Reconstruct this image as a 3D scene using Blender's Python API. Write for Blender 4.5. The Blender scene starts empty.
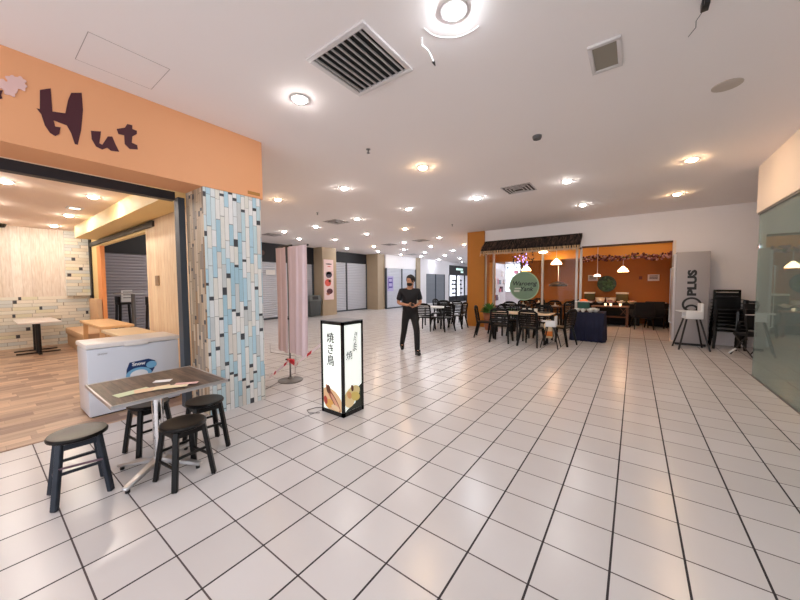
import bpy, bmesh, math, random
from mathutils import Matrix, Vector
random.seed(7)
PI = math.pi
S = bpy.context.scene
C = S.collection

# ------------------------------------------------------------------ camera, world, exposure
YAW, PITCH, ROLL = -0.635309, -0.0492558, -0.005803
cy_, sy_ = math.cos(YAW), math.sin(YAW)
w_ = Vector((sy_*math.cos(PITCH), cy_*math.cos(PITCH), math.sin(PITCH)))
r_ = Vector((cy_, -sy_, 0)); u_ = r_.cross(w_)
r2 = math.cos(ROLL)*r_ + math.sin(ROLL)*u_; u2 = -math.sin(ROLL)*r_ + math.cos(ROLL)*u_
cam_d = bpy.data.cameras.new('camera'); cam = bpy.data.objects.new('camera', cam_d); C.objects.link(cam)
M = Matrix.Identity(4)
for i in range(3):
    M[i][0] = r2[i]; M[i][1] = u2[i]; M[i][2] = -w_[i]
M[0][3], M[1][3], M[2][3] = 0, 0, 1.529
cam.matrix_world = M
cam_d.sensor_width = 36; cam_d.lens = 36*317.8/800; cam_d.clip_start = .05; cam_d.clip_end = 200
S.camera = cam
W = bpy.data.worlds.new('world'); S.world = W; W.use_nodes = True
bg = W.node_tree.nodes['Background']; bg.inputs[0].default_value = (.93, .94, 1, 1); bg.inputs[1].default_value = 1.6
S.view_settings.view_transform = 'Standard'; S.view_settings.look = 'None'
S.view_settings.gamma = 1; S.view_settings.use_curve_mapping = False
S.view_settings.exposure = 0.54

LAMP = 150.0          # strength of the ceiling downlights
H = 3.38             # ceiling height

# ------------------------------------------------------------------ materials
def s2l(c): return tuple((x/12.92 if x <= .04045 else ((x+.055)/1.055)**2.4) for x in c)
def rgb(r, g, b): return s2l((r/255, g/255, b/255)) + (1,)
MATS = {}
def mat(name, col, rough=.5, metal=0, spec=.5, emit=None, es=0, noise=0, nscale=8, bump=0, coat=0, trans=0):
    if name in MATS: return MATS[name]
    m = bpy.data.materials.new(name); m.use_nodes = True
    nt = m.node_tree; b = nt.nodes['Principled BSDF']
    b.inputs['Base Color'].default_value = col; b.inputs['Roughness'].default_value = rough
    b.inputs['Metallic'].default_value = metal; b.inputs['Specular IOR Level'].default_value = spec
    b.inputs['Coat Weight'].default_value = coat
    if emit: b.inputs['Emission Color'].default_value = emit; b.inputs['Emission Strength'].default_value = es
    if noise or bump:
        tc = nt.nodes.new('ShaderNodeTexCoord'); n = nt.nodes.new('ShaderNodeTexNoise')
        n.inputs['Scale'].default_value = nscale; n.inputs['Detail'].default_value = 5
        nt.links.new(tc.outputs['Object'], n.inputs['Vector'])
        if noise:
            mx = nt.nodes.new('ShaderNodeMix'); mx.data_type = 'RGBA'
            mx.inputs[6].default_value = tuple(c*(1-noise) for c in col[:3])+(1,)
            mx.inputs[7].default_value = tuple(min(1, c*(1+noise)) for c in col[:3])+(1,)
            nt.links.new(n.outputs['Fac'], mx.inputs[0]); nt.links.new(mx.outputs[2], b.inputs['Base Color'])
        if bump:
            bp = nt.nodes.new('ShaderNodeBump'); bp.inputs['Strength'].default_value = bump; bp.inputs['Distance'].default_value = .01
            nt.links.new(n.outputs['Fac'], bp.inputs['Height']); nt.links.new(bp.outputs[0], b.inputs['Normal'])
    MATS[name] = m
    return m

class NT:
    """tiny node helper"""
    def __init__(s, name):
        s.m = bpy.data.materials.new(name); s.m.use_nodes = True; s.t = s.m.node_tree; s.b = s.t.nodes['Principled BSDF']
        MATS[name] = s.m
    def n(s, k, **kw):
        x = s.t.nodes.new(k)
        for a, v in kw.items(): setattr(x, a, v)
        return x
    def l(s, a, b): s.t.links.new(a, b)
    def math(s, op, a, b=None, c=None):
        x = s.n('ShaderNodeMath', operation=op)
        for i, v in enumerate((a, b, c)):
            if v is None: continue
            if isinstance(v, (int, float)): x.inputs[i].default_value = v
            else: s.l(v, x.inputs[i])
        return x.outputs[0]
    def mix(s, f, a, b):
        x = s.n('ShaderNodeMix', data_type='RGBA')
        for i, v in ((0, f), (6, a), (7, b)):
            if isinstance(v, (int, float, tuple)): x.inputs[i].default_value = v
            else: s.l(v, x.inputs[i])
        return x.outputs[2]
    def comb(s, a, b, c=0.0):
        x = s.n('ShaderNodeCombineXYZ')
        for i, v in enumerate((a, b, c)):
            if isinstance(v, (int, float)): x.inputs[i].default_value = v
            else: s.l(v, x.inputs[i])
        return x.outputs[0]
    def xyz(s):
        g = s.n('ShaderNodeNewGeometry'); p = s.n('ShaderNodeSeparateXYZ'); s.l(g.outputs['Position'], p.inputs[0]); return p.outputs

def tile_floor():
    k = NT('floor_tile'); x, y, z = k.xyz()
    T = .33
    def line(v, off, half):
        u = k.math('DIVIDE', k.math('SUBTRACT', v, off), T)
        fr = k.math('FRACT', u)
        d = k.math('MULTIPLY', k.math('MINIMUM', fr, k.math('SUBTRACT', 1.0, fr)), T)
        return k.math('LESS_THAN', d, half), k.math('FLOOR', u)
    # the wider dark joints run along Y, the thin ones along X
    lx, ix = line(x, -0.2104*T, .0056); ly, iy = line(y, 5.9223*T, .0042)
    wn = k.n('ShaderNodeTexWhiteNoise', noise_dimensions='2D'); k.l(k.comb(ix, iy), wn.inputs['Vector'])
    base = k.mix(wn.outputs['Value'], rgb(212, 209, 210), rgb(220, 218, 220))
    nz = k.n('ShaderNodeTexNoise'); nz.inputs['Scale'].default_value = 3; nz.inputs['Detail'].default_value = 6
    g = k.n('ShaderNodeNewGeometry'); k.l(g.outputs['Position'], nz.inputs['Vector'])
    base = k.mix(k.math('MULTIPLY', nz.outputs['Fac'], .25), base, rgb(196, 188, 186))
    c = k.mix(ly, base, rgb(80, 70, 72)); c = k.mix(lx, c, rgb(40, 34, 40))
    k.l(c, k.b.inputs['Base Color'])
    j = k.math('MAXIMUM', lx, ly)
    k.l(k.math('ADD', k.math('MULTIPLY', j, .5), .24), k.b.inputs['Roughness'])
    bp = k.n('ShaderNodeBump'); bp.inputs['Strength'].default_value = .3; bp.inputs['Distance'].default_value = .003
    k.l(k.math('SUBTRACT', k.math('MULTIPLY', nz.outputs['Fac'], .15), j), bp.inputs['Height']); k.l(bp.outputs[0], k.b.inputs['Normal'])
    return k.m

def strip_mat(name, ramp, along, across, w=.042, ln=.26, dark=.06, edge=rgb(70, 75, 80), dcol=rgb(62, 66, 74)):
    """narrow strips of random length: along / across are axis letters"""
    k = NT(name); P = dict(zip('XYZ', k.xyz()))
    u = k.math('DIVIDE', P[across], w); ci = k.math('FLOOR', u)
    w1 = k.n('ShaderNodeTexWhiteNoise', noise_dimensions='1D'); k.l(ci, w1.inputs['W'])
    v = k.math('ADD', k.math('DIVIDE', P[along], ln), k.math('MULTIPLY', w1.outputs['Value'], 7.31))
    # warp so that lengths differ
    v = k.math('ADD', v, k.math('MULTIPLY', k.math('SINE', k.math('MULTIPLY', v, 2.4)), .22))
    vi = k.math('FLOOR', v)
    w2 = k.n('ShaderNodeTexWhiteNoise', noise_dimensions='2D'); k.l(k.comb(ci, vi), w2.inputs['Vector'])
    r = k.n('ShaderNodeValToRGB'); r.color_ramp.interpolation = 'CONSTANT'
    els = r.color_ramp.elements
    for i, c in enumerate(ramp):
        e = els[i] if i < 2 else els.new(i/len(ramp))
        e.position = i/len(ramp); e.color = c
    k.l(w2.outputs['Value'], r.inputs[0])
    nz = k.n('ShaderNodeTexNoise'); nz.inputs['Scale'].default_value = 9; nz.inputs['Detail'].default_value = 6
    k.l(k.comb(k.math('MULTIPLY', P[along], 1.2), k.math('MULTIPLY', P[across], 7.0)), nz.inputs['Vector'])
    c = k.mix(k.math('MULTIPLY', nz.outputs['Fac'], .22), r.outputs[0], tuple(x*.72 for x in edge[:3])+(1,))
    # small dark block at the end of some strips
    fv = k.math('FRACT', v); w3 = k.n('ShaderNodeTexWhiteNoise', noise_dimensions='2D'); k.l(k.comb(k.math('ADD', ci, 31.7), vi), w3.inputs['Vector'])
    blk = k.math('MULTIPLY', k.math('LESS_THAN', fv, .17), k.math('LESS_THAN', w3.outputs['Value'], dark*2.5))
    c = k.mix(blk, c, dcol)
    fu = k.math('FRACT', u)
    e1 = k.math('LESS_THAN', k.math('MINIMUM', fu, k.math('SUBTRACT', 1.0, fu)), .035)
    e2 = k.math('LESS_THAN', fv, .022)
    c = k.mix(k.math('MULTIPLY', k.math('MAXIMUM', e1, e2), .75), c, edge)
    k.l(c, k.b.inputs['Base Color']); k.b.inputs['Roughness'].default_value = .45
    return k.m

def wood_mat(name, c1, c2, along='Z', across='Y', plank=.12, rough=.5, line=.5, grain=1.0, stagger=0, rw=.45, gw=1.9):
    k = NT(name); P = dict(zip('XYZ', k.xyz()))
    u = k.math('DIVIDE', P[across], plank); ci = k.math('FLOOR', u)
    w1 = k.n('ShaderNodeTexWhiteNoise', noise_dimensions='1D'); k.l(ci, w1.inputs['W'])
    rnd = w1.outputs['Value']; fu = k.math('FRACT', u)
    e = k.math('LESS_THAN', fu, .05)
    if stagger:
        v = k.math('ADD', k.math('DIVIDE', P[along], stagger), k.math('MULTIPLY', rnd, 5.7))
        w2 = k.n('ShaderNodeTexWhiteNoise', noise_dimensions='2D'); k.l(k.comb(ci, k.math('FLOOR', v)), w2.inputs['Vector'])
        rnd = w2.outputs['Value']; e = k.math('MAXIMUM', e, k.math('LESS_THAN', k.math('FRACT', v), .012))
    nz = k.n('ShaderNodeTexNoise'); nz.inputs['Scale'].default_value = 6*grain; nz.inputs['Detail'].default_value = 8; nz.inputs['Distortion'].default_value = .6
    k.l(k.comb(k.math('MULTIPLY', P[across], 6.0), k.math('ADD', k.math('MULTIPLY', P[along], .7), k.math('MULTIPLY', ci, 3.3))), nz.inputs['Vector'])
    f = k.math('ADD', k.math('MULTIPLY', rnd, rw), k.math('MULTIPLY', k.math('SUBTRACT', nz.outputs['Fac'], .5), gw)); 
    f = k.math('ADD', f, .25)
    mx = k.n('ShaderNodeMix', data_type='RGBA'); mx.clamp_factor = True
    k.l(f, mx.inputs[0]); mx.inputs[6].default_value = c1; mx.inputs[7].default_value = c2
    c = k.mix(k.math('MULTIPLY', e, line), mx.outputs[2], tuple(x*.35 for x in c2[:3])+(1,))
    k.l(c, k.b.inputs['Base Color']); k.b.inputs['Roughness'].default_value = rough
    return k.m

def glass_mat(name, tint, refl=1.0, film=0):
    k = NT(name); t = k.t
    t.nodes.remove(k.b); out = [n for n in t.nodes if n.type == 'OUTPUT_MATERIAL'][0]
    tr = k.n('ShaderNodeBsdfTransparent'); tr.inputs[0].default_value = tint
    gl = k.n('ShaderNodeBsdfGlossy'); gl.inputs['Roughness'].default_value = .01; gl.inputs[0].default_value = (.95, 1, .98, 1)
    fr = k.n('ShaderNodeFresnel'); fr.inputs[0].default_value = 1.5
    ms = k.n('ShaderNodeMixShader'); k.l(k.math('MULTIPLY', fr.outputs[0], refl), ms.inputs[0])
    if film:
        df = k.n('ShaderNodeBsdfDiffuse'); df.inputs[0].default_value = rgb(172, 184, 182); mf = k.n('ShaderNodeMixShader'); mf.inputs[0].default_value = film
        k.l(tr.outputs[0], mf.inputs[1]); k.l(df.outputs[0], mf.inputs[2]); tr = mf
    k.l(tr.outputs[0], ms.inputs[1]); k.l(gl.outputs[0], ms.inputs[2]); k.l(ms.outputs[0], out.inputs[0])
    return k.m

def emis(name, col, s): return mat(name, col, .5, emit=col, es=s)

floor_m = tile_floor()
ceil_m = mat('ceiling_paint', rgb(248, 241, 240), .8, noise=.01, nscale=1.5)
white_m = mat('white_wall_paint', rgb(240, 237, 240), .7, noise=.03, nscale=2)
cream_m = mat('cream_bulkhead_paint', rgb(240, 226, 214), .7)
orange_m = mat('orange_fascia_paint', rgb(232, 168, 122), .6, noise=.04, nscale=2)
maroon_m = mat('maroon_lettering', rgb(70, 20, 34), .5)
pillar_m = mat('ochre_pillar_paint', rgb(186, 118, 36), .6, noise=.08, nscale=3)
taupe_m = mat('taupe_tile', rgb(176, 158, 134), .5, noise=.05, nscale=4)
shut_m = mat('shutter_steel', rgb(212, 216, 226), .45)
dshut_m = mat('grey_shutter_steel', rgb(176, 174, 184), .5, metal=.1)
black_m = mat('black_paint', rgb(22, 22, 25), .45)
blackg_m = mat('black_glossy_plastic', rgb(16, 16, 18), .25)
dark_m = mat('dark_header', rgb(26, 28, 36), .5)
slate_m = mat('dark_slate_metal', rgb(66, 74, 84), .5)
alu_m = mat('brushed_aluminium', rgb(205, 205, 208), .38, metal=1)
chrome_m = mat('chrome', rgb(225, 225, 228), .12, metal=1)
wplast_m = mat('white_plastic', rgb(232, 236, 242), .35)
freez_m = mat('freezer_enamel', rgb(222, 228, 240), .3, coat=.3)
freezl_m = mat('freezer_lid', rgb(238, 234, 232), .35)
grey_m = mat('grey_panel', rgb(168, 164, 168), .5)
navy_m = mat('navy_cloth', rgb(14, 20, 52), .8, noise=.15, nscale=20)
blackc_m = mat('black_cloth', rgb(12, 12, 18), .85)
orwall_m = mat('restaurant_orange_wall', rgb(180, 112, 44), .6, noise=.06, nscale=3)
yel_m = mat('yellow_cove_paint', rgb(236, 208, 146), .6, noise=.05, nscale=2)
orpost_m = mat('orange_post_paint', rgb(232, 150, 88), .6)
pinkceil_m = mat('cafe_ceiling_paint', rgb(248, 228, 214), .8)
tan_m = mat('tan_upholstery', rgb(206, 168, 130), .6, noise=.05, nscale=10)
orwood_m = mat('orange_wood', rgb(228, 182, 130), .45, noise=.15, nscale=12)
ltwood_m = mat('light_wood_top', rgb(232, 206, 168), .4, noise=.06, nscale=14)
dkwood_m = mat('dark_brown_wood', rgb(92, 52, 30), .5, noise=.2, nscale=12)
pink_m = mat('pink_curtain', rgb(232, 212, 219), .85, noise=.05, nscale=6)
skin_m = mat('skin', rgb(190, 138, 108), .55)
hair_m = mat('black_hair', rgb(16, 14, 14), .6)
shirt_m = mat('black_shirt', rgb(20, 21, 28), .8)
trous_m = mat('black_trousers', rgb(16, 16, 20), .8)
thatch_m = mat('dark_thatch', rgb(66, 50, 44), .9, noise=.6, nscale=40)
fringe_m = mat('pale_fringe', rgb(206, 172, 132), .8)
leaf_m = mat('leaf_green', rgb(78, 128, 56), .6, noise=.3, nscale=20)
terra_m = mat('clay_pot', rgb(150, 92, 64), .7)
green_m = mat('teal_green_board', rgb(34, 82, 70), .6)
sage_m = mat('sage_green_sign', rgb(122, 152, 128), .5, noise=.1, nscale=8)
paper_m = mat('white_paper', rgb(240, 240, 240), .7)
bone_m = mat('white_crockery', rgb(238, 234, 226), .3)
red_m = mat('red_tape', rgb(206, 40, 56), .5)
rose_m = mat('rose_flower', rgb(140, 84, 84), .8, noise=.4, nscale=40)
steel_m = mat('grey_steel', rgb(120, 118, 118), .4, metal=.7)
bin_m = mat('bin_grey_plastic', rgb(74, 80, 82), .5)
glass_m = glass_mat('tinted_glass', (.62, .74, .71, 1), .6, .28)
wglass_m = glass_mat('window_glass', (.94, .96, .96, 1), .25)
vent_m = mat('vent_white_metal', rgb(214, 208, 208), .5)
void_m = mat('vent_void', rgb(12, 12, 12), .9)
cool_e = emis('cool_white_lamp', (.90, .95, 1, 1), LAMP*1.7)
neut_e = emis('neutral_white_lamp', (1, .95, .90, 1), LAMP*1.1)
warm_e = emis('warm_white_lamp', (1, .66, .36, 1), LAMP*1.7)
cafe_e = emis('cafe_lamp', (1, .91, .80, 1), LAMP*1.5)
pend_e = emis('pendant_lamp_glow', (1, .62, .30, 1), 9)
bulb_e = emis('pendant_bulb', (1, .72, .44, 1), 110)
sign_e = emis('lit_sign_panel', (.90, .95, .90, 1), .40)
shop_e = emis('glowing_shop_wall', (.86, .9, 1, 1), 1.0)
strip_blue = strip_mat('blue_white_strip_cladding', [rgb(236, 242, 246), rgb(188, 224, 242), rgb(244, 244, 242), rgb(204, 230, 240), rgb(232, 228, 222), rgb(222, 238, 244), rgb(214, 220, 222), rgb(246, 248, 250), rgb(176, 214, 232), rgb(238, 238, 232)], 'Z', 'Y', .050, .28, .08, edge=rgb(92, 96, 100))
strip_tan = strip_mat('warm_lit_strip_cladding', [rgb(196, 176, 150), rgb(160, 130, 100), rgb(216, 200, 176), rgb(176, 160, 138), rgb(206, 190, 168), rgb(150, 140, 130)], 'Z', 'X', .05, .3, .08, edge=rgb(70, 56, 46))
strip_back = strip_mat('pale_strip_cladding', [rgb(240, 238, 226), rgb(216, 222, 220), rgb(246, 240, 226), rgb(222, 228, 226), rgb(232, 224, 206), rgb(236, 232, 206)], 'Y', 'Z', .085, .45, .07, edge=rgb(130, 120, 108))
plank_m = wood_mat('pale_plank_wallpaper', rgb(244, 236, 226), rgb(216, 200, 184), 'Z', 'Y', .16, .6, .25, 1.0)
pine_m = wood_mat('pine_plank_panel', rgb(244, 222, 190), rgb(222, 188, 150), 'Z', 'X', .14, .5, .35, .8)
lam_m = wood_mat('laminate_floor', rgb(222, 190, 160), rgb(138, 106, 88), 'Y', 'X', .13, .35, .3, .5, stagger=.34, rw=.7, gw=1.0)
slat_m = wood_mat('dark_slatted_table_wood', rgb(112, 92, 80), rgb(30, 25, 23), 'X', 'Y', .06, .4, .9, 1.2)

# ------------------------------------------------------------------ mesh helpers
def bx(bm, x0, x1, y0, y1, z0, z1, bev=0, rot=None, piv=None):
    r = bmesh.ops.create_cube(bm, size=1)
    vs = r['verts']
    bmesh.ops.scale(bm, vec=(abs(x1-x0), abs(y1-y0), abs(z1-z0)), verts=vs)
    bmesh.ops.translate(bm, vec=((x0+x1)/2, (y0+y1)/2, (z0+z1)/2), verts=vs)
    if bev:
        es = list({e for v in vs for e in v.link_edges})
        o = bmesh.ops.bevel(bm, geom=es, offset=bev, segments=2, affect='EDGES', profile=.5)
        vs = list({v for f in o['faces'] for v in f.verts} | {v for v in vs if v.is_valid})
    if rot is not None:
        c = Vector(piv) if piv else Vector(((x0+x1)/2, (y0+y1)/2, (z0+z1)/2))
        bmesh.ops.rotate(bm, cent=c, matrix=rot, verts=vs)
    return vs

def bar(bm, a, b, w, d=None, bev=0, w2=None):
    """rectangular bar from a to b, w x d section (w2 = width at b)"""
    a, b = Vector(a), Vector(b); d = d or w; L = (b-a).length
    q = (b-a).to_track_quat('Z', 'Y').to_matrix()
    r = bmesh.ops.create_cube(bm, size=1); vs = r['verts']
    for v in vs:
        k = 1 if w2 is None or v.co.z < 0 else w2/w
        v.co = Vector((v.co.x*w*k, v.co.y*d*k, (v.co.z+.5)*L))
    if bev:
        es = list({e for v in vs for e in v.link_edges})
        o = bmesh.ops.bevel(bm, geom=es, offset=bev, segments=1, affect='EDGES')
        vs = list({v for f in o['faces'] for v in f.verts} | {v for v in vs if v.is_valid})
    for v in vs: v.co = q @ v.co + a
    return vs

def cyl(bm, a, b, r, r2=None, n=16, cap=True):
    a, b = Vector(a), Vector(b); L = (b-a).length
    q = (b-a).to_track_quat('Z', 'Y').to_matrix()
    o = bmesh.ops.create_cone(bm, cap_ends=cap, segments=n, radius1=r, radius2=r if r2 is None else r2, depth=L)
    for v in o['verts']: v.co = q @ (v.co + Vector((0, 0, L/2))) + a
    return o['verts']

def tube(bm, pts, r, n=8):
    pts = [Vector(p) for p in pts]; rings = []
    for i, p in enumerate(pts):
        t = (pts[min(i+1, len(pts)-1)] - pts[max(i-1, 0)]).normalized()
        q = t.to_track_quat('Z', 'Y').to_matrix()
        rr = r[i] if isinstance(r, (list, tuple)) else r
        rings.append([bm.verts.new(p + q @ Vector((rr*math.cos(2*PI*k/n), rr*math.sin(2*PI*k/n), 0))) for k in range(n)])
    for i in range(len(rings)-1):
        for k in range(n):
            bm.faces.new((rings[i][k], rings[i][(k+1) % n], rings[i+1][(k+1) % n], rings[i+1][k]))
    bm.faces.new(rings[0][::-1]); bm.faces.new(rings[-1])

def lathe(bm, prof, c=(0, 0, 0), n=24):
    """prof: list of (r, z)"""
    rings = []
    for r, z in prof:
        rings.append([bm.verts.new((c[0]+r*math.cos(2*PI*k/n), c[1]+r*math.sin(2*PI*k/n), c[2]+z)) for k in range(n)])
    for i in range(len(rings)-1):
        for k in range(n):
            bm.faces.new((rings[i][k], rings[i][(k+1) % n], rings[i+1][(k+1) % n], rings[i+1][k]))
    bm.faces.new(rings[0][::-1]); bm.faces.new(rings[-1])

def prism(bm, poly, fn, t0, t1):
    """poly of 2D points; fn(u, v, t) -> 3D"""
    a = [bm.verts.new(fn(u, v, t0)) for u, v in poly]; b = [bm.verts.new(fn(u, v, t1)) for u, v in poly]
    n = len(poly)
    f1 = bm.faces.new(a); f2 = bm.faces.new(b[::-1])
    for i in range(n): bm.faces.new((a[i], a[(i+1) % n], b[(i+1) % n], b[i]))
    f1.normal_update(); f2.normal_update()
    bmesh.ops.triangulate(bm, faces=[f1, f2])

def ball(bm, c, r, sx=1, sy=1, sz=1, sub=2):
    o = bmesh.ops.create_icosphere(bm, subdivisions=sub, radius=r)
    for v in o['verts']: v.co = Vector((v.co.x*sx+c[0], v.co.y*sy+c[1], v.co.z*sz+c[2]))
    return o['verts']

def obj(name, bm, m, parent=None, smooth=False, ang=35):
    bmesh.ops.recalc_face_normals(bm, faces=bm.faces)
    me = bpy.data.meshes.new(name); bm.to_mesh(me); bm.free()
    if m: me.materials.append(m)
    if smooth:
        for p in me.polygons: p.use_smooth = True
        me.set_sharp_from_angle(angle=math.radians(ang))
    o = bpy.data.objects.new(name, me); C.objects.link(o)
    if parent: o.parent = parent
    return o
def B(): return bmesh.new()
def box(name, x0, x1, y0, y1, z0, z1, m, parent=None, bev=0):
    b = B(); bx(b, x0, x1, y0, y1, z0, z1, bev); return obj(name, b, m, parent, smooth=bev > 0)
def sub(child, par):
    child.parent = par; return child
def tag(o, label, cat, group=None, kind=None):
    o['label'] = label; o['category'] = cat
    if group: o['group'] = group
    if kind: o['kind'] = kind
    return o
def thing(name, label, cat, loc=(0, 0, 0), rz=0, group=None):
    o = bpy.data.objects.new(name, None); C.objects.link(o); o.location = loc; o.rotation_euler = (0, 0, rz)
    o.empty_display_size = .1
    return tag(o, label, cat, group)
def struct(o, label=None):
    o['kind'] = 'structure'
    if label: o['label'] = label
    return o
def dup(root, loc, rz, label, group=None):
    r = root.copy(); C.objects.link(r); r.location = loc; r.rotation_euler = (0, 0, rz); r['label'] = label
    if group: r['group'] = group
    for ch in list(root.children):
        c = ch.copy(); C.objects.link(c); c.parent = r
        for g in list(ch.children):
            d = g.copy(); C.objects.link(d); d.parent = c
    return r
def text(name, body, size, m, parent, mw, extrude=.002, shear=0, bold=0, sx=1, align='CENTER'):
    cu = bpy.data.curves.new(name, 'FONT'); cu.body = body; cu.size = size; cu.extrude = extrude; cu.shear = shear
    cu.offset = bold; cu.align_x = align; cu.align_y = 'CENTER'; cu.resolution_u = 3
    t = bpy.data.objects.new(name+'_tmp', cu); C.objects.link(t)
    dg = bpy.context.evaluated_depsgraph_get()
    me = bpy.data.meshes.new_from_object(t.evaluated_get(dg)); bpy.data.objects.remove(t)
    me.transform(mw @ Matrix.Diagonal((sx, 1, 1, 1))); me.materials.clear(); me.materials.append(m)
    o = bpy.data.objects.new(name, me); C.objects.link(o)
    if parent: o.parent = parent
    return o
def face_mat(origin, xdir, ydir):
    x, y = Vector(xdir).normalized(), Vector(ydir).normalized(); z = x.cross(y)
    m = Matrix.Identity(4)
    for i in range(3): m[i][0], m[i][1], m[i][2], m[i][3] = x[i], y[i], z[i], origin[i]
    return m

# ------------------------------------------------------------------ the setting
struct(box('floor', -14.5, 7, -3.2, 30, -.1, 0, floor_m))
struct(box('floor', -12.2, -4.66, -3.2, 2.04, .0, .006, lam_m))
struct(box('ceiling', -14.5, 7, -3.2, 30, H, H+.1, ceil_m))
# left shop row
struct(box('wall_left', -14.0, -13.6, -3.2, 30, 0, H, white_m))
struct(box('wall_left', -13.2, -13.0, 1.0, 10.35, 2.55, H, dark_m))
struct(box('wall_left', -13.6, -12.35, 10.35, 11.25, 0, H, taupe_m))
struct(box('wall_left', -13.6, -13.4, 11.25, 14.7, 2.78, H, dark_m))
struct(box('wall_left', -13.6, -12.5, 14.7, 15.35, 0, H, taupe_m))
struct(box('wall_left', -13.6, -12.4, 15.35, 18.7, 2.55, H, white_m))
struct(box('wall_left', -13.6, -12.3, 18.7, 19.15, 0, H, taupe_m))
b = B(); bx(b, -13.6, -12.4, 19.15, 20.1, 0, H); bx(b, -13.6, -12.4, 23.0, 23.7, 0, H); bx(b, -13.6, -12.4, 20.1, 23.0, 2.3, H); bx(b, -13.6, -12.4, 20.1, 23, 0, .08)
struct(obj('wall_left', b, white_m))
struct(box('wall_back', -12.4, -4.2, 28.2, 28.4, 0, H, white_m))
# far wall with the restaurant front
b = B()
bx(b, -4.27, .82, 10.85, 11.0, 2.61, H); bx(b, .82, 4.2, 10.85, 11.0, 0, H)
struct(obj('wall_far', b, white_m))
struct(box('wall_pillar', -4.9, -4.27, 10.78, 11.3, 0, H, pillar_m))
struct(box('wall_right', 4.0, 4.2, 7.6, 10.85, 0, H, white_m))
# restaurant room
RR = 1.02
struct(box('wall_restaurant_back', -4.2, RR+.2, 15.0, 15.15, 0, H, orwall_m))
struct(box('wall_restaurant_right', RR, RR+.15, 11.0, 15.0, 0, H, orwall_m))
b = B(); bx(b, -5.0, -4.9, 11.3, 13.7, 0, H)
struct(obj('wall_restaurant_left', b, mat('yellow_wall_paint', rgb(236, 176, 66), .6)))
struct(box('wall_restaurant_left', -5.0, -4.9, 13.7, 15.0, 2.45, H, orwall_m))
struct(box('ceiling', -4.9, RR, 11.0, 15.0, 3.05, H-.002, mat('restaurant_ceiling_paint', rgb(196, 140, 84), .7)))
struct(box('wall_restaurant_beam', -4.9, RR, 12.95, 13.15, 2.42, 3.05, mat('orange_beam_paint', rgb(228, 156, 66), .6)))
# lit neighbouring shop seen through the restaurant's open left side
struct(box('wall_shop_back', -6.0, -5.9, 13.7, 18.2, 0, H, mat('shop_white', rgb(226, 220, 226), .6)))
struct(box('wall_shop_side', -5.9, -1.5, 18.0, 18.2, 0, H, mat('shop_white', rgb(226, 220, 226), .6)))
# right bulkhead and the room behind the glass
struct(box('wall_right_bulkhead', 1.56, 1.75, -3.2, 7.6, 2.64, H, cream_m))
b = B(); bx(b, 1.62, 5.6, 7.48, 7.58, 0, 2.64); bx(b, 5.5, 5.6, -3.2, 7.48, 0, H); bx(b, 1.75, 5.6, 7.48, 7.58, 2.64, H)
struct(obj('wall_right_room', b, mat('pale_green_grey_wall', rgb(168, 176, 172), .7)))
# left cafe shell
b = B(); bx(b, -4.42, -3.95, -3.2, 2.34, 2.65, H)
struct(obj('wall_cafe_fascia', b, orange_m))
b = B(); bx(b, -4.43, -3.96, 1.62, 2.31, 0, 2.65)
o = obj('wall_cafe_pillar', b, strip_blue); o.data.materials.append(strip_tan)
for p in o.data.polygons:
    if abs(p.normal.y) > .5: p.material_index = 1  # side faces: browner palette puts the warm cafe light into the colour
struct(o)
struct(box('wall_cafe_back', -12.3, -12.2, -3.2, 2.3, 1.27, 3.0, plank_m))
struct(box('wall_cafe_back', -12.3, -12.18, -3.2, 2.3, 0, 1.27, strip_back))
struct(box('wall_cafe_back', -12.2, -12.1, 1.55, 2.05, 1.27, 3.0, strip_back))
struct(box('ceiling', -12.3, -4.42, -3.2, 2.3, 3.0, H-.002, pinkceil_m))
struct(box('wall_cafe_side', -7.5, -4.43, 2.04, 2.12, 0, 3.0, pine_m))
struct(box('wall_cafe_side', -11.95, -11.3, 2.04, 2.12, 0, 3.0, yel_m))
struct(box('wall_cafe_side', -11.3, -10.9, 2.02, 2.1, 0, 2.55, orpost_m))
struct(box('wall_cafe_side', -11.3, -7.5, 2.04, 2.12, 2.55, 3.0, yel_m))
struct(box('trim_1', -12.0, -7.0, 2.0, 2.04, 2.6, 2.7, black_m))
struct(box('trim_2', -12.2, -11.95, 2.0, 2.3, 0, 2.97, black_m))
struct(box('trim_3', -11.2, -4.43, 1.62, 2.02, 2.72, 3.0, yel_m))

struct(box('wall_cafe_end', -12.3, -4.42, -3.3, -3.2, 0, H, plank_m))
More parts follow.
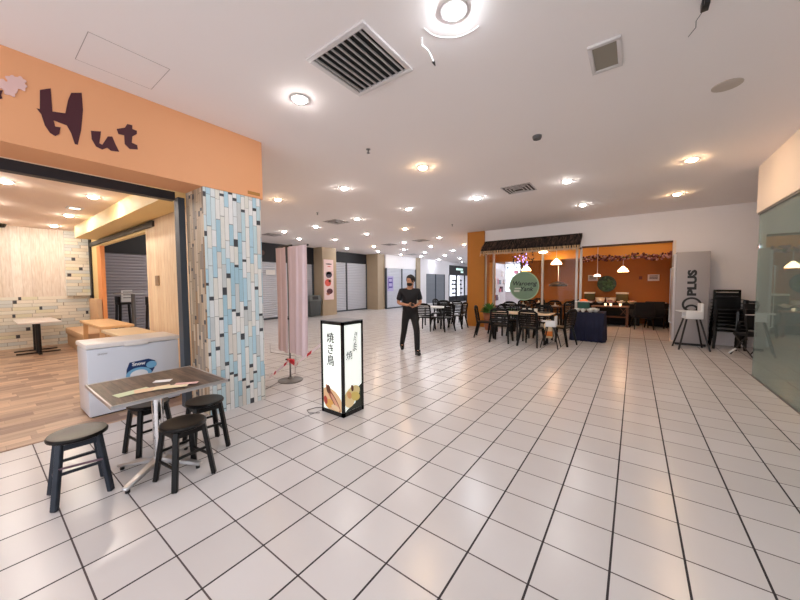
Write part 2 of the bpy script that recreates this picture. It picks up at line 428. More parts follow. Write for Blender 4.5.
# ------------------------------------------------------------------ roller shutters
def shutter(Xp, y0, y1, z1, m, label, nd=0, xf=.0):
    t = thing('roller_shutter', label, 'shutter', (Xp, (y0+y1)/2, 0))
    w = (y1-y0)/2
    b = B(); z = 0.06; pitch = .095
    prof = []
    while z < z1:
        for dz, dx in ((0, -.022), (.012, .0), (.045, .018), (.075, .014), (.083, -.022)): prof.append((min(z+dz, z1), dx))
        z += pitch
    va = [b.verts.new((dx, -w, zz)) for zz, dx in prof]; vb = [b.verts.new((dx, w, zz)) for zz, dx in prof]
    for i in range(len(prof)-1): b.faces.new((va[i], va[i+1], vb[i+1], vb[i]))
    ca = [b.verts.new((-.03, -w, zz)) for zz in (prof[0][0], prof[-1][0])]; cb = [b.verts.new((-.03, w, zz)) for zz in (prof[0][0], prof[-1][0])]
    b.faces.new((ca[0], ca[1], cb[1], cb[0]))
    obj('curtain', b, m, t, smooth=True, ang=50)
    b = B(); bx(b, -.03, .03, -w, w, 0, .07); obj('bottom_rail', b, slate_m, t)
    xs = [-w, w] + [(-w + 2*w*(i+1)/(nd+1)) for i in range(nd)]
    for x in xs:
        b = B(); bx(b, -.03, .045, x-.045, x+.045, 0, z1); obj('guide_rail', b, slate_m, t)
    return t
shutter(-13.05, 5.4, 10.3, 2.56, shut_m, 'silver roller shutter behind the pink curtain and the litter bin')
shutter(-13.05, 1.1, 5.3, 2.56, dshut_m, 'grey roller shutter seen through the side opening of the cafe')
shutter(-13.42, 11.28, 14.68, 2.79, shut_m, 'silver roller shutter between the two taupe pillars, under a black header', nd=1)
shutter(-12.42, 15.4, 18.68, 2.55, shut_m, 'silver roller shutter with a purple notice, left of the walking man', nd=1)
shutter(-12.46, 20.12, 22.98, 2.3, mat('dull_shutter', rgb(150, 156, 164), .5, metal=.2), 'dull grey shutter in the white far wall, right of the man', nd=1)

def notice(name, label, x, y0, y1, z0, z1, m, extra=None):
    t = thing(name, label, 'notice', (x, y0, z0))
    box('sheet', 0, .006, 0, y1-y0, 0, z1-z0, m, t)
    if extra: extra(t)
    return t
def pm(t):
    for i, (a, c, l) in enumerate(((.08, .78, .42), (.1, .5, .42), (.15, .2, .36))):
        box('print', .006, .009, a, a+l, c, c+.1 if i else c+.06, mat('violet_print', rgb(96, 76, 170), .6), t)
    box('print', .006, .009, .08, .14, .15, .8, mat('violet_print', rgb(96, 76, 170), .6), t)
    box('print', .006, .009, .44, .5, .25, .86, mat('violet_print', rgb(96, 76, 170), .6), t)
notice('shutter_notice', 'lilac notice with violet print on the far silver shutter', -12.39, 15.5, 16.1, 1.1, 2.05, mat('lilac_sheet', rgb(190, 184, 226), .6), pm)
notice('shutter_notice', 'white paper on the silver shutter beside the pink curtain', -13.0, 7.75, 8.2, 1.98, 2.2, paper_m)
notice('shutter_notice', 'white paper high on the shutter between the two taupe pillars', -13.37, 11.75, 12.05, 2.2, 2.42, paper_m)
notice('shutter_notice', 'white notice on the grey shutter seen through the cafe opening', -13.0, 2.84, 3.12, 1.02, 1.40, paper_m,
       lambda t: [box('print', .006, .009, .05, .28, .3-i*.09, .33-i*.09, mat('grey_print', rgb(150, 150, 156), .7), t) for i in range(3)])
# header mark in the black shop header
t = thing('header_emblem', 'faint brown emblem on the black header above the left shutter', 'sign', (-12.995, 7.6, 2.93))
b = B(); lathe(b, [(.001, 0), (.11, 0), (.11, .008), (.001, .008)], n=18); bmesh.ops.rotate(b, cent=(0, 0, 0), matrix=Matrix.Rotation(PI/2, 3, 'Y'), verts=b.verts)
obj('disc', b, mat('bronze_print', rgb(92, 70, 66), .6), t)
# poster on the taupe pillar
t = thing('wall_poster', 'tall pale pink poster of food bowls on the taupe pillar', 'poster', (-12.345, 10.42, .78))
box('sheet', 0, .01, 0, .62, 0, 2.0, mat('pale_pink_sheet', rgb(240, 216, 218), .5), t)
for (cy, cz, r1, r2, c) in ((.32, 1.78, .2, .03, (60, 50, 60)), (.34, 1.66, .12, .02, (200, 60, 70)), (.32, 1.25, .2, .16, (74, 66, 84)), (.30, 1.33, .17, .07, (226, 220, 214)), (.25, .85, .2, .18, (226, 96, 84)), (.38, .95, .1, .08, (240, 190, 160)), (.36, .42, .2, .14, (90, 40, 50)), (.26, .3, .12, .08, (200, 130, 110))):
    b = B(); prism(b, [(cy+r1*math.cos(a*PI/10), cz+r2*math.sin(a*PI/10)) for a in range(20)], lambda u, v, q: (q, u, v), .01, .013)
    obj('picture', b, mat('poster_%d_%d_%d' % c, rgb(*c), .5), t)

# litter bin
t = thing('litter_bin', 'dark grey litter bin with a flap hood beside the poster pillar', 'bin', (-12.62, 9.9, 0), 0)
b = B(); v = bx(b, -.3, .3, -.34, .34, 0.03, .74, .02)
for q in b.verts: k = .85+.15*q.co.z/.74; q.co.x *= k; q.co.y *= k
obj('body', b, bin_m, t, True)
b = B(); bx(b, -.33, .33, -.37, .37, .74, .79, .012); obj('rim', b, mat('bin_rim', rgb(96, 102, 102), .5), t, True)
b = B(); prism(b, [(-.27, .79), (.27, .79), (.22, 1.02), (-.22, 1.02)], lambda u, v, q: (u, q, v), -.33, .33)
hd_ = obj('hood', b, mat('bin_hood', rgb(100, 104, 104), .5), t)
b = B(); prism(b, [(.268, .82), (.235, .97), (.24, .975), (.275, .825)], lambda u, v, q: (u, q, v), -.17, .17)
obj('flap', b, black_m, hd_)

# far shop front at the end of the left row
t = thing('corner_shop', 'small bright shop with black sign band past the white wall, left of the ochre pillar', 'shop', (-12.4, 25.8, 0))
box('sign_band', -.3, .0, -2.1, 2.1, 2.3, 3.1, black_m, t)
box('back_panel', -1.15, -1.1, -2.1, 2.1, 0, 2.3, shop_e, t)  # panel glows by itself in place of lamps in the shop
for yy in (-2.1, -.7, .9, 2.1): box('mullion', -.05, .03, yy-.06, yy+.06, 0, 2.3, black_m, t)
box('plinth', -.1, .0, -2.1, 2.1, 0, .5, dark_m, t)
box('lettering', 0, .02, -.8, .5, 2.72, 2.9, mat('mint_letter', rgb(190, 226, 216), .5, emit=(.7, .9, .85, 1), es=.5), t)
box('lettering', 0, .02, .1, .6, 2.5, 2.66, mat('mint_letter', rgb(190, 226, 216), .5), t)
for i, yy in enumerate((-1.6, -.2, 0.25, 1.4)):
    g = thing('display_rack', 'dark display stand with small goods behind the bright shop glass, %s from the left' % ('first', 'second', 'third', 'fourth')[i], 'display rack', (-13.0, 25.8+yy, 0), 0, 'display stands in the bright far shop')
    b = B(); cyl(b, (0, 0, 0), (0, 0, 1.9), .03, n=8); obj('pole', b, black_m, g)
    for z in (.7, 1.1, 1.5, 1.85):
        b = B(); ball(b, (0, random.uniform(-.1, .1), z), .13, 1, 1.1, .7, 1); obj('item', b, black_m, g)
struct(box('wall_left', -13.6, -12.7, 23.7, 27.9, 3.1, H, white_m))
b = B(); bx(b, -13.6, -12.4, 27.9, 28.2, 0, H); struct(obj('wall_left', b, white_m))

# ------------------------------------------------------------------ ceiling lights
def ring_light(m):
    b = B(); lathe(b, [(.064, -.001), (.098, -.001), (.098, -.005), (.090, -.009), (.068, -.009), (.064, -.005)], n=28)
    # remove caps of the lathe so that the ring stays open
    big = [f for f in b.faces if len(f.verts) > 4]; bmesh.ops.delete(b, geom=big, context='FACES_ONLY')
    ring = b
    l = B(); lathe(l, [(.002, -.034), (.020, -.033), (.038, -.029), (.051, -.021), (.058, -.010), (.060, -.001)], n=28)
    return ring, l
protos = {}
def downlight(x, y, tone, label, z=H, group='round downlights in the mall ceiling'):
    em = {'c': cool_e, 'n': neut_e, 'w': warm_e, 'k': cafe_e}[tone]
    if tone not in protos:
        t = thing('ceiling_downlight', label, 'ceiling light', (x, y, z), 0, group)
        r, l = ring_light(em); obj('trim_ring', r, vent_m, t, True); obj('lens', l, em, t, True)
        protos[tone] = t
    else: dup(protos[tone], (x, y, z), 0, label, group)
rows = [
 [(-2.73, 2.04, 'n'), (-1.03, 2.03, 'c')],
 [(-6.25, 4.05, 'w'), (-4.53, 4.36, 'n'), (-2.75, 4.36, 'w')],
 [(-9.83, 6.58, 'n'), (-8.21, 6.65, 'n'), (-6.33, 6.57, 'n'), (-4.52, 6.5, 'n'), (-2.77, 6.58, 'c'), (-1.03, 6.52, 'n'), (.65, 6.54, 'w')],
 [(-10.83, 7.92, 'n'), (-9.93, 9.0, 'n'), (-7.9, 8.7, 'n'), (-6.19, 8.7, 'w'), (-1.03, 8.7, 'n'), (.67, 8.86, 'w')],
 [(-11.88, 11.57, 'n'), (-10.25, 11.8, 'w'), (-8.26, 11.53, 'c'), (-6.3, 11.19, 'n')],
 [(-11.6, 13.69, 'n'), (-9.89, 13.8, 'c'), (-8.09, 13.56, 'c'), (-6.48, 13.87, 'w')],
 [(-11.65, 15.94, 'n'), (-9.86, 15.85, 'c'), (-8.09, 15.91, 'c')],
 [(-11.46, 17.92, 'c'), (-9.87, 18.31, 'c')],
 [(-11.79, 20.92, 'c'), (-10.17, 21.11, 'c')],
 [(-11.6, 24.5, 'c'), (-9.4, 25.0, 'c')]]
ordn = ['first', 'second', 'third', 'fourth', 'fifth', 'sixth', 'seventh', 'eighth', 'ninth', 'tenth']
tone_w = {'c': 'cool white', 'n': 'white', 'w': 'warm amber'}
for i, row in enumerate(rows):
    for j, (x, y, tn) in enumerate(row):
        if (i, j) == (0, 1): lab = 'very bright cool white ceiling downlight beside the large louvred vent'
        elif (i, j) == (0, 0): lab = 'white ceiling downlight left of and just below the large louvred vent'
        elif (i, j) == (1, 2): lab = 'warm amber downlight alone in mid ceiling, above the walking man'
        elif (i, j) == (1, 0): lab = 'warm amber downlight beside the end of the orange fascia'
        else: lab = '%s ceiling downlight, %s from the left in the %s row away from the viewer' % (tone_w[tn], ordn[j], ordn[i])
        downlight(x, y, tn, lab)
for x, y in ((-8.1, 4.36), (-9.9, 4.2), (-11.7, 4.4)):  # unseen lamps added to brighten the grey shutter behind the cafe
    downlight(x, y, 'n', 'added ceiling downlight hidden from view behind the orange fascia', group='added downlights hidden by the fascia')
for x, y in ((-.9, -.6), (-2.7, -1.9), (.6, -2.2)):  # unseen lamps added for more light from behind the viewer
    downlight(x, y, 'n', 'added ceiling downlight above and behind the viewer', group='added downlights behind the viewer')
cn = 'round downlights in the cafe ceiling'
for x, y, lab in ((-7.1, .37, 'cafe ceiling downlight nearest the left edge of the picture'), (-7.2, 1.28, 'cafe ceiling downlight nearest the orange fascia, right of the others'),
                  (-9.0, .3, 'cafe ceiling downlight at the left edge, middle of three'), (-11.2, .4, 'cafe ceiling downlight at the left edge nearest the back wall'),
                  (-9.5, 1.3, 'cafe ceiling downlight in the middle above the white table'), (-11.4, 1.3, 'cafe ceiling downlight close to the strip clad corner')):
    downlight(x, y, 'k', lab, 3.0, cn)
for x, y in ((-6.0, -.8), (-8.2, -1.2), (-10.5, -1.2)):
    downlight(x, y, 'k', 'cafe downlight hidden behind the orange fascia', 3.0, 'cafe downlights out of view')
# unseen downlights added to brighten the shop beyond the restaurant
for x, y in ((-5.4, 14.6), (-5.4, 16.2), (-4.4, 16.6), (-3.2, 16.6)):
    downlight(x, y, 'c', 'added downlight in the bright shop beyond the restaurant', H, 'added downlights of the shop beyond')
# square recessed light in the cafe
t = thing('square_downlight', 'small square recessed lamp in the cafe ceiling', 'ceiling light', (-8.5, 1.25, 3.0))
box('frame', -.11, .11, -.11, .11, -.015, 0, vent_m, t); box('lens', -.07, .07, -.07, .07, -.018, -.015, mat('dim_lens', rgb(250, 240, 220), .5, emit=(1, .9, .7, 1), es=2), t)
b = B(); lathe(b, [(.001, -.09), (.05, -.08), (.075, -.045), (.08, -.015), (.09, 0), (.001, 0)], (-12.0, .52, 3.0)); o = obj('dome_camera', b, blackg_m, None, True)
tag(o, 'small black dome camera in the cafe ceiling at the back wall', 'camera')

# ------------------------------------------------------------------ ceiling fittings
t = thing('air_vent', 'large square louvred return air vent with black gaps', 'ceiling vent', (-1.89, 2.03, H))
b = B()
for a in ((-.33, .33, -.33, -.285), (-.33, .33, .285, .33), (-.33, -.285, -.285, .285), (.285, .33, -.285, .285)): bx(b, a[0], a[1], a[2], a[3], -.02, 0, .003)
obj('frame', b, vent_m, t, True)
t.scale = (.96, .96, 1)
box('backing', -.285, .285, -.285, .285, -.004, 0, void_m, t)
for i in range(9):
    b = B(); x = -.285 + .57*(i+.5)/9
    bx(b, x-.0035, x+.0035, -.285, .285, -.022, -.006); obj('louvre', b, vent_m, t)
t = thing('access_panel', 'small rectangular ceiling panel with white frame and grey beige infill', 'ceiling panel', (-.235, 3.16, H))
b = B()
for a in ((-.11, .11, -.2, -.165), (-.11, .11, .165, .2), (-.11, -.08, -.165, .165), (.08, .11, -.165, .165)): bx(b, a[0], a[1], a[2], a[3], -.018, 0, .003)
obj('frame', b, vent_m, t, True); box('infill', -.08, .08, -.165, .165, -.006, 0, mat('beige_infill', rgb(150, 142, 130), .7), t)
t = thing('ceiling_hatch', 'faint rectangular hatch outline in the ceiling above the orange fascia', 'hatch', (-3.48, .85, H))
b = B(); L_, W_ = .235, .255
for a in ((-L_, L_, -W_, -W_+.004), (-L_, L_, W_-.004, W_), (-L_, -L_+.004, -W_, W_), (L_-.004, L_, -W_, W_)): bx(b, a[0], a[1], a[2], a[3], -.002, 0)
obj('joint', b, mat('joint_grey', rgb(176, 166, 164), .8), t); box('panel', -L_+.004, L_-.004, -W_+.004, W_-.004, -.0015, 0, ceil_m, t)
def disc(name, label, cat, x, y, r, h, m, prof=None):
    b = B(); lathe(b, prof or [(.001, -h), (r*.85, -h), (r, -h*.5), (r, 0), (.001, 0)], (x, y, H)); return tag(obj(name, b, m, None, True), label, cat)
disc('blanking_plate', 'flat beige round plate on the ceiling at the upper right', 'plate', .655, 4.31, .11, .008, mat('beige_plate', rgb(196, 184, 174), .7))
disc('smoke_detector', 'small dark grey round ceiling detector', 'detector', -1.03, 4.32, .055, .04, mat('detector_grey', rgb(90, 88, 90), .5))
def diffuser(x, y, s, lab):
    t = thing('air_diffuser', lab, 'ceiling vent', (x, y, H), 0, 'square air diffusers')
    for i in range(4):
        k = s*(1-i*.22); b = B(); g = s*.055; z = -.012-.006*i
        for a in ((-k, k, -k, -k+g), (-k, k, k-g, k), (-k, -k+g, -k, k), (k-g, k, -k, k)): bx(b, a[0], a[1], a[2], a[3], z, z+.008)
        obj('blade', b, vent_m, t)
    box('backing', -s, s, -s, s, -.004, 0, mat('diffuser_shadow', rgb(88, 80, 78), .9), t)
diffuser(-1.86, 6.45, .27, 'square ceiling diffuser in front of the restaurant awning')
diffuser(-7.1, 6.5, .28, 'square ceiling diffuser above and right of the pink curtain')
diffuser(-10.8, 6.7, .28, 'square ceiling diffuser just right of the strip clad pillar')
diffuser(-7.33, 11.46, .28, 'square ceiling diffuser above the walking man among the far lamps')
diffuser(-9.2, 11.7, .28, 'square ceiling diffuser left of the far lamps over the second pillar')
diffuser(-11.1, 16.3, .28, 'farthest ceiling diffuser over the end shutters')
for x, y, lab in ((-2.98, 3.33, 'sprinkler head in the ceiling right of the left downlight'), (-6.6, 5.4, 'sprinkler head hanging from the ceiling over the pink curtain'), (-4.6, 9.0, 'tiny sprinkler head in the ceiling near the ochre pillar')):
    b = B(); cyl(b, (x, y, H-.05), (x, y, H), .01, n=8); cyl(b, (x, y, H-.055), (x, y, H-.05), .022, n=10); lathe(b, [(.001, -.006), (.03, -.006), (.03, 0), (.001, 0)], (x, y, H), 12)
    tag(obj('sprinkler_head', b, steel_m), lab, 'sprinkler')
t = thing('loose_strip', 'loose white strip with a black end hanging from the ceiling by the vent', 'strip', (-1.33, 2.1, H))
b = B(); tube(b, [(0, 0, 0), (-.02, .03, -.03), (.0, .09, -.045), (-.01, .15, -.05), (-.01, .19, -.07)], .006); obj('strip', b, paper_m, t, True)
b = B(); cyl(b, (-.01, .185, -.07), (-.012, .22, -.085), .014, .004, 8); obj('plug', b, black_m, t)
b = B()
tube(b, [(-1.03+.24*math.cos(a), 2.03+.24*math.sin(a), H-.001) for a in [math.radians(q) for q in range(70, 190, 12)]], .002, 6)
tag(obj('plaster_crack', b, paper_m), 'curved white plaster crack around the very bright downlight', 'crack')
t = thing('hanging_bracket', 'small dark bracket with a thin wire hanging at the top right of the ceiling', 'bracket', (.33, 2.96, H))
b = B(); bx(b, -.02, .02, -.05, .03, -.05, 0, .004); bx(b, -.012, .012, -.075, -.05, -.06, -.02); obj('bracket', b, black_m, t, True)
b = B(); tube(b, [(0, .03, -.03), (-.03, .12, -.035), (-.02, .22, -.02), (-.05, .33, -.006)], .0025, 6); obj('wire', b, steel_m, t)

# ------------------------------------------------------------------ fascia sign
FX = -3.95
Hp = [(0.416, 3.132), (0.477, 3.173), (0.479, 2.987), (0.555, 3.004), (0.575, 3.12), (0.597, 3.193), (0.664, 3.225), (0.666, 3.076), (0.647, 2.897), (0.621, 2.764), (0.603, 2.764), (0.583, 2.852), (0.56, 2.906), (0.483, 2.917), (0.491, 2.869), (0.522, 2.875), (0.512, 2.816), (0.488, 2.79), (0.458, 2.806), (0.432, 2.856), (0.415, 2.939), (0.392, 2.975), (0.409, 2.977)]
Up = [(0.711, 2.917), (0.778, 2.936), (0.762, 2.826), (0.782, 2.819), (0.823, 2.908), (0.855, 2.919), (0.874, 2.858), (0.9, 2.795), (0.841, 2.785), (0.816, 2.804), (0.781, 2.776), (0.739, 2.789), (0.713, 2.846)]
Tp = [(0.89, 3.001), (0.95, 3.035), (0.97, 3.078), (1.008, 3.081), (1.006, 3.045), (1.041, 3.041), (1.04, 3.01), (1.004, 2.973), (0.998, 2.912), (1.039, 2.903), (1.042, 2.863), (0.98, 2.847), (0.944, 2.882), (0.943, 2.963), (0.901, 2.959)]
Ep = [(0.12, 2.95), (0.15, 3.0), (0.172, 3.01), (0.223, 3.037), (0.213, 2.999), (0.218, 2.975), (0.175, 2.941)]
for poly, lab in ((Hp, 'large maroon letter H on the orange fascia'), (Up, 'maroon letter u on the orange fascia'), (Tp, 'maroon letter t at the end of the fascia lettering'), (Ep, 'tail of a maroon letter at the left edge of the fascia')):
    c = (sum(p[0] for p in poly)/len(poly), min(p[1] for p in poly))
    b = B(); prism(b, [(u-c[0], v-c[1]) for u, v in poly], lambda u, v, q: (q, u, v), 0, .004)
    o = tag(obj('sign_letter', b, maroon_m), lab, 'letter', 'lettering on the orange fascia'); o.location = (FX, c[0], c[1])
b = B()
for cy, cz, r in ((.225, 3.08, .036), (.275, 3.135, .034), (.31, 3.115, .034), (.255, 3.045, .034), (.27, 3.09, .034), (.315, 3.155, .028)):
    prism(b, [(cy+r*(1+.18*math.sin(5*a))*math.cos(a), cz+r*(1+.18*math.sin(5*a))*math.sin(a)) for a in [k*PI/14 for k in range(28)]], lambda u, v, q: (q, u, v), FX, FX+.008+.002*random.random())
tag(obj('flower_emblem', b, mat('pale_pink_print', rgb(226, 190, 186), .6)), 'pale pink blossom cluster on the orange fascia beside the lettering', 'emblem')
b = B(); prism(b, [(2.14, 2.68), (2.30, 2.68), (2.30, 2.72), (2.14, 2.72)], lambda u, v, q: (q, u, v), FX, FX+.003)
tag(obj('unit_number_plate', b, mat('ochre_print', rgb(176, 124, 60), .6)), 'small faint plate at the lower right corner of the orange fascia', 'plate')
t = thing('roller_shutter', 'raised dark shutter track framing the cafe opening', 'shutter', (-4.5, 1.6, 0))
box('guide_rail', -.10, .03, -.05, .02, 0, 2.6, slate_m, t); box('head_track', -.1, .0, -4.8, -.07, 2.56, 2.66, mat('track_black', rgb(40, 44, 52), .5), t)

# ------------------------------------------------------------------ glass wall on the right
ys = [7.56, 5.1, 2.6, .1, -2.4]
for i in range(4):
    o = box('window_%d' % (i+1), 1.585, 1.597, ys[i+1]+.006, ys[i]-.006, .012, 2.63, glass_m); struct(o)
struct(box('trim_4', 1.575, 1.607, -3.0, 7.58, 0, .014, steel_m)); struct(box('trim_5', 1.57, 1.61, -3.0, 7.58, 2.61, 2.64, steel_m))
t = thing('patch_fitting', 'small silver clamp on the near edge of the glass wall', 'clamp', (1.59, 7.5, 2.1)); box('clamp', -.02, .02, -.05, .05, -.04, .04, chrome_m, t, .004)
# ------------------------------------------------------------------ restaurant front
wx = [(-4.25, -3.98), (-3.94, -2.40), (-2.34, -1.42)]
for i, (a, c) in enumerate(wx):
    struct(box('window_%d' % (i+5), a, c, 10.89, 10.9, .05, 2.6, wglass_m))
mull = mat('pale_metal_mullion', rgb(190, 182, 172), .4, metal=.5)
b = B()
for x in (-4.25, -3.96, -2.37, -1.41, -1.3): bx(b, x-.03, x+.03, 10.86, 10.93, 0, 2.6)
bx(b, -4.27, -1.3, 10.86, 10.93, 0, .05); bx(b, -4.27, -1.3, 10.86, 10.93, 2.56, 2.61)
struct(obj('trim_6', b, mull)); struct(box('trim_7', .78, .84, 10.82, 11.02, 0, 2.62, cream_m))
struct(box('trim_8', -1.28, .8, 10.84, 11.0, 2.58, 2.62, mat('brown_trim', rgb(80, 50, 30), .6)))
struct(box('trim_9', -4.27, .82, 10.86, 10.9, .0, .004, mat('threshold_metal', rgb(110, 92, 80), .5)))
# thatch awning
t = thing('thatch_awning', 'dark thatched awning with pale fringe over the restaurant window', 'awning', (-2.82, 10.81, 2.55))
def thatch_z(y): return 0.45 + (y)*.95      # y from 0 to -.45
b = B()
prism(b, [(0, .46), (-.5, .06), (-.5, .0), (0, .36)], lambda u, v, q: (q, u, v), -1.40, 1.55)
obj('backing', b, mat('dark_thatch_base', rgb(26, 18, 16), .9), t)
random.seed(3)
for m, n_ in ((thatch_m, 420), (mat('brown_thatch', rgb(104, 80, 66), .9), 130), (mat('black_thatch', rgb(24, 18, 16), .9), 260)):
    b = B()
    for k in range(n_):
        x = random.uniform(-1.42, 1.56); s = random.uniform(.02, .72); y = -.5*s; z = .46-.4*s
        L = random.uniform(.1, .26); dx = random.uniform(-.05, .05); up = random.uniform(.0, .03)
        bar(b, (x, y, z+.008), (x+dx, y-L*.74, z-L*.62+up), .02, .012, w2=.006)
    obj('thatch', b, m, t)['kind'] = 'stuff'
b = B()
for k in range(74):
    x = -1.38+2.91*k/73+random.uniform(-.012, .012)
    bar(b, (x, -.525, .07), (x+random.uniform(-.02, .02), -.545, -.05-random.uniform(0, .05)), .022, .006)
obj('fringe', b, fringe_m, t)['kind'] = 'stuff'
for x in (-1.36, 1.5):
    b = B(); bar(b, (x, 0, .0), (x, -.45, .02), .03); obj('bracket', b, dkwood_m, t)
# orange-lit lamp under the awning
t = thing('awning_lamp', 'small glowing lamp under the fringe of the thatch awning', 'lamp', (-2.3, 10.6, 2.5))
b = B(); ball(b, (0, 0, 0), .09, 1.5, .8, .5); obj('globe', b, emis('lamp_glow', (1, .78, .45, 1), 6), t, True)
b = B(); cyl(b, (0, 0, .02), (0, .0, .2), .012, n=8); obj('stem', b, black_m, t)

# round sign on the window
t = thing('window_sign', 'round sage green sign with dark script on the restaurant window', 'sign', (-2.92, 10.835, 1.45))
b = B(); prism(b, [(.47*math.cos(a*PI/24), .47*math.sin(a*PI/24)) for a in range(48)], lambda u, v, q: (u, q, v), -.01, .02); obj('disc', b, sage_m, t)
b = B(); 
n = 48
for k in range(n):
    a0, a1 = 2*PI*k/n, 2*PI*(k+1)/n
    prism(b, [(.44*math.cos(a0), .44*math.sin(a0)), (.47*math.cos(a0), .47*math.sin(a0)), (.47*math.cos(a1), .47*math.sin(a1)), (.44*math.cos(a1), .44*math.sin(a1))], lambda u, v, q: (u, q, v), -.016, -.01)
obj('rim', b, mat('pale_green_rim', rgb(160, 196, 160), .5), t)
ink = mat('dark_ink', rgb(30, 34, 44), .6); pal = mat('pale_ink', rgb(206, 214, 206), .6)
fm = lambda x, z: face_mat((x, -.012, z), (1, 0, 0), (0, 0, 1))
text('lettering', 'Waroeng', .2, ink, t, fm(0, .08), shear=.25, bold=.003)
text('lettering', 'Yank', .2, ink, t, fm(.07, -.1), shear=.25, bold=.003)
box('bowl_print', -.32, -.14, -.013, -.01, -.2, -.13, pal, t)
box('bowl_print', -.3, -.1, -.013, -.01, -.1, -.06, pal, t)

# ------------------------------------------------------------------ restaurant inside
def pendant(x, y, z, zt, r, lab):
    t = thing('pendant_lamp', lab, 'pendant lamp', (x, y, z), 0, 'glowing pendants in the restaurant')
    b = B(); lathe(b, [(r, 0), (r*1.02, .01), (r*.75, r*.55), (r*.35, r*.95), (.03, r*1.15), (.02, r*1.15), (r*.32, r*.9), (r*.7, r*.5), (r*.97, 0)], n=24)
    big = [f for f in b.faces if len(f.verts) > 4]; bmesh.ops.delete(b, geom=big, context='FACES_ONLY')
    obj('shade', b, pend_e, t, True)
    b = B(); cyl(b, (0, 0, r*1.1), (0, 0, zt-z), .006, n=6); obj('cord', b, wplast_m, t)
    b = B(); ball(b, (0, 0, r*.35), .045); obj('bulb', b, bulb_e, t, True)
pendant(-3.40, 12.9, 2.03, 3.05, .17, 'glowing pendant lamp directly above the round green sign')
pendant(-2.30, 12.7, 2.22, 3.05, .18, 'glowing fluted pendant lamp right of the window post')
pendant(-.33, 13.5, 1.92, 3.05, .16, 'glowing pendant lamp over the buffet in the open doorway')
t = thing('pendant_lamp', 'unlit dark dome hanging low on a long rod behind the window', 'pendant lamp', (-2.28, 13.0, 1.42))
b = B(); lathe(b, [(.32, 0), (.3, .08), (.18, .15), (.03, .19), (.001, .19)], n=24); obj('shade', b, mat('dark_bronze', rgb(50, 36, 28), .4), t, True)
b = B(); cyl(b, (0, 0, .18), (0, 0, 1.63), .012, n=8); obj('rod', b, wplast_m, t)
t = thing('pendant_lamp', 'small white lamp on a long cord above the round green ornament', 'pendant lamp', (-1.0, 12.4, 1.75))
b = B(); lathe(b, [(.001, 0), (.1, 0), (.09, .05), (.03, .08), (.001, .08)], n=16); obj('shade', b, emis('white_lamp_glow', (1, .85, .7, 1), 3), t, True)
b = B(); cyl(b, (0, 0, .08), (0, 0, 1.3), .007, n=8); obj('rod', b, wplast_m, t)
# spots that light the beam
for i, x in enumerate((-3.2, -1.55, -.2, .6)):
    t = thing('spot_lamp', 'restaurant ceiling spot in front of the orange beam, %s from the left' % ordn[i], 'spot lamp', (x, 12.2, 3.05), 0, 'spots on the restaurant ceiling')
    b = B(); cyl(b, (0, 0, -.06), (0, 0, 0), .05, n=14); obj('housing', b, black_m, t)
    b = B(); cyl(b, (0, 0, -.066), (0, 0, -.06), .045, n=14); obj('lens', b, emis('spot_lens', (1, .76, .5, 1), 130), t)
# flower garland
t = thing('flower_garland', 'pink and plum flower garland strung along the orange beam', 'garland', (-.25, 12.9, 2.38))
random.seed(5)
fl = [rose_m, mat('plum_flower', rgb(84, 40, 36), .8), mat('cream_flower', rgb(190, 146, 140), .8)]
for j, m in enumerate(fl):
    b = B()
    for k in range(90):
        x = random.uniform(-1.35, 1.2); ball(b, (x, random.uniform(-.06, .03), random.uniform(-.09, .09)+.03*math.sin(x*6)), random.uniform(.02, .045), sub=1)
    o = obj('blossoms', b, m, t); o['kind'] = 'stuff'
b = B(); tube(b, [(-1.35+.25*i, 0, .02*math.sin(i)) for i in range(11)], .012, 6); obj('wire', b, leaf_m, t)
t = thing('flower_garland', 'string of small violet lights and leaves in the left window', 'garland', (-3.6, 12.8, 2.45))
b = B()
for k in range(40): ball(b, (random.uniform(-.35, .5), 0, random.uniform(-.3, .3)), .03, sub=1)
obj('leaves', b, mat('dark_leaf', rgb(40, 40, 46), .8), t)['kind'] = 'stuff'
b = B()
for k in range(16): ball(b, (random.uniform(-.25, .3), -.05, random.uniform(-.25, .25)), .02, sub=1)
obj('fairy_lights', b, emis('violet_led', (.35, .3, 1, 1), 4), t)['kind'] = 'stuff'
# notices on the back wall
for i, (x, z, lab) in enumerate(((-1.36, 1.74, 'white notice on the orange wall left of the green ornament'), (.56, 1.72, 'white notice on the orange wall near the right of the doorway'))):
    t = thing('wall_notice', lab, 'notice', (x, 14.99, z)); box('sheet', -.17, .17, -.01, 0, -.12, .12, paper_m, t)
    for k in range(3): box('print', -.12, .12, -.013, -.01, .05-.05*k, .075-.05*k, black_m, t)
t = thing('wall_switch', 'small dark plate on the orange back wall between the notices', 'switch', (.18, 14.99, 1.72)); box('plate', -.05, .05, -.012, 0, -.06, .06, mat('brown_plate', rgb(120, 60, 34), .5), t)
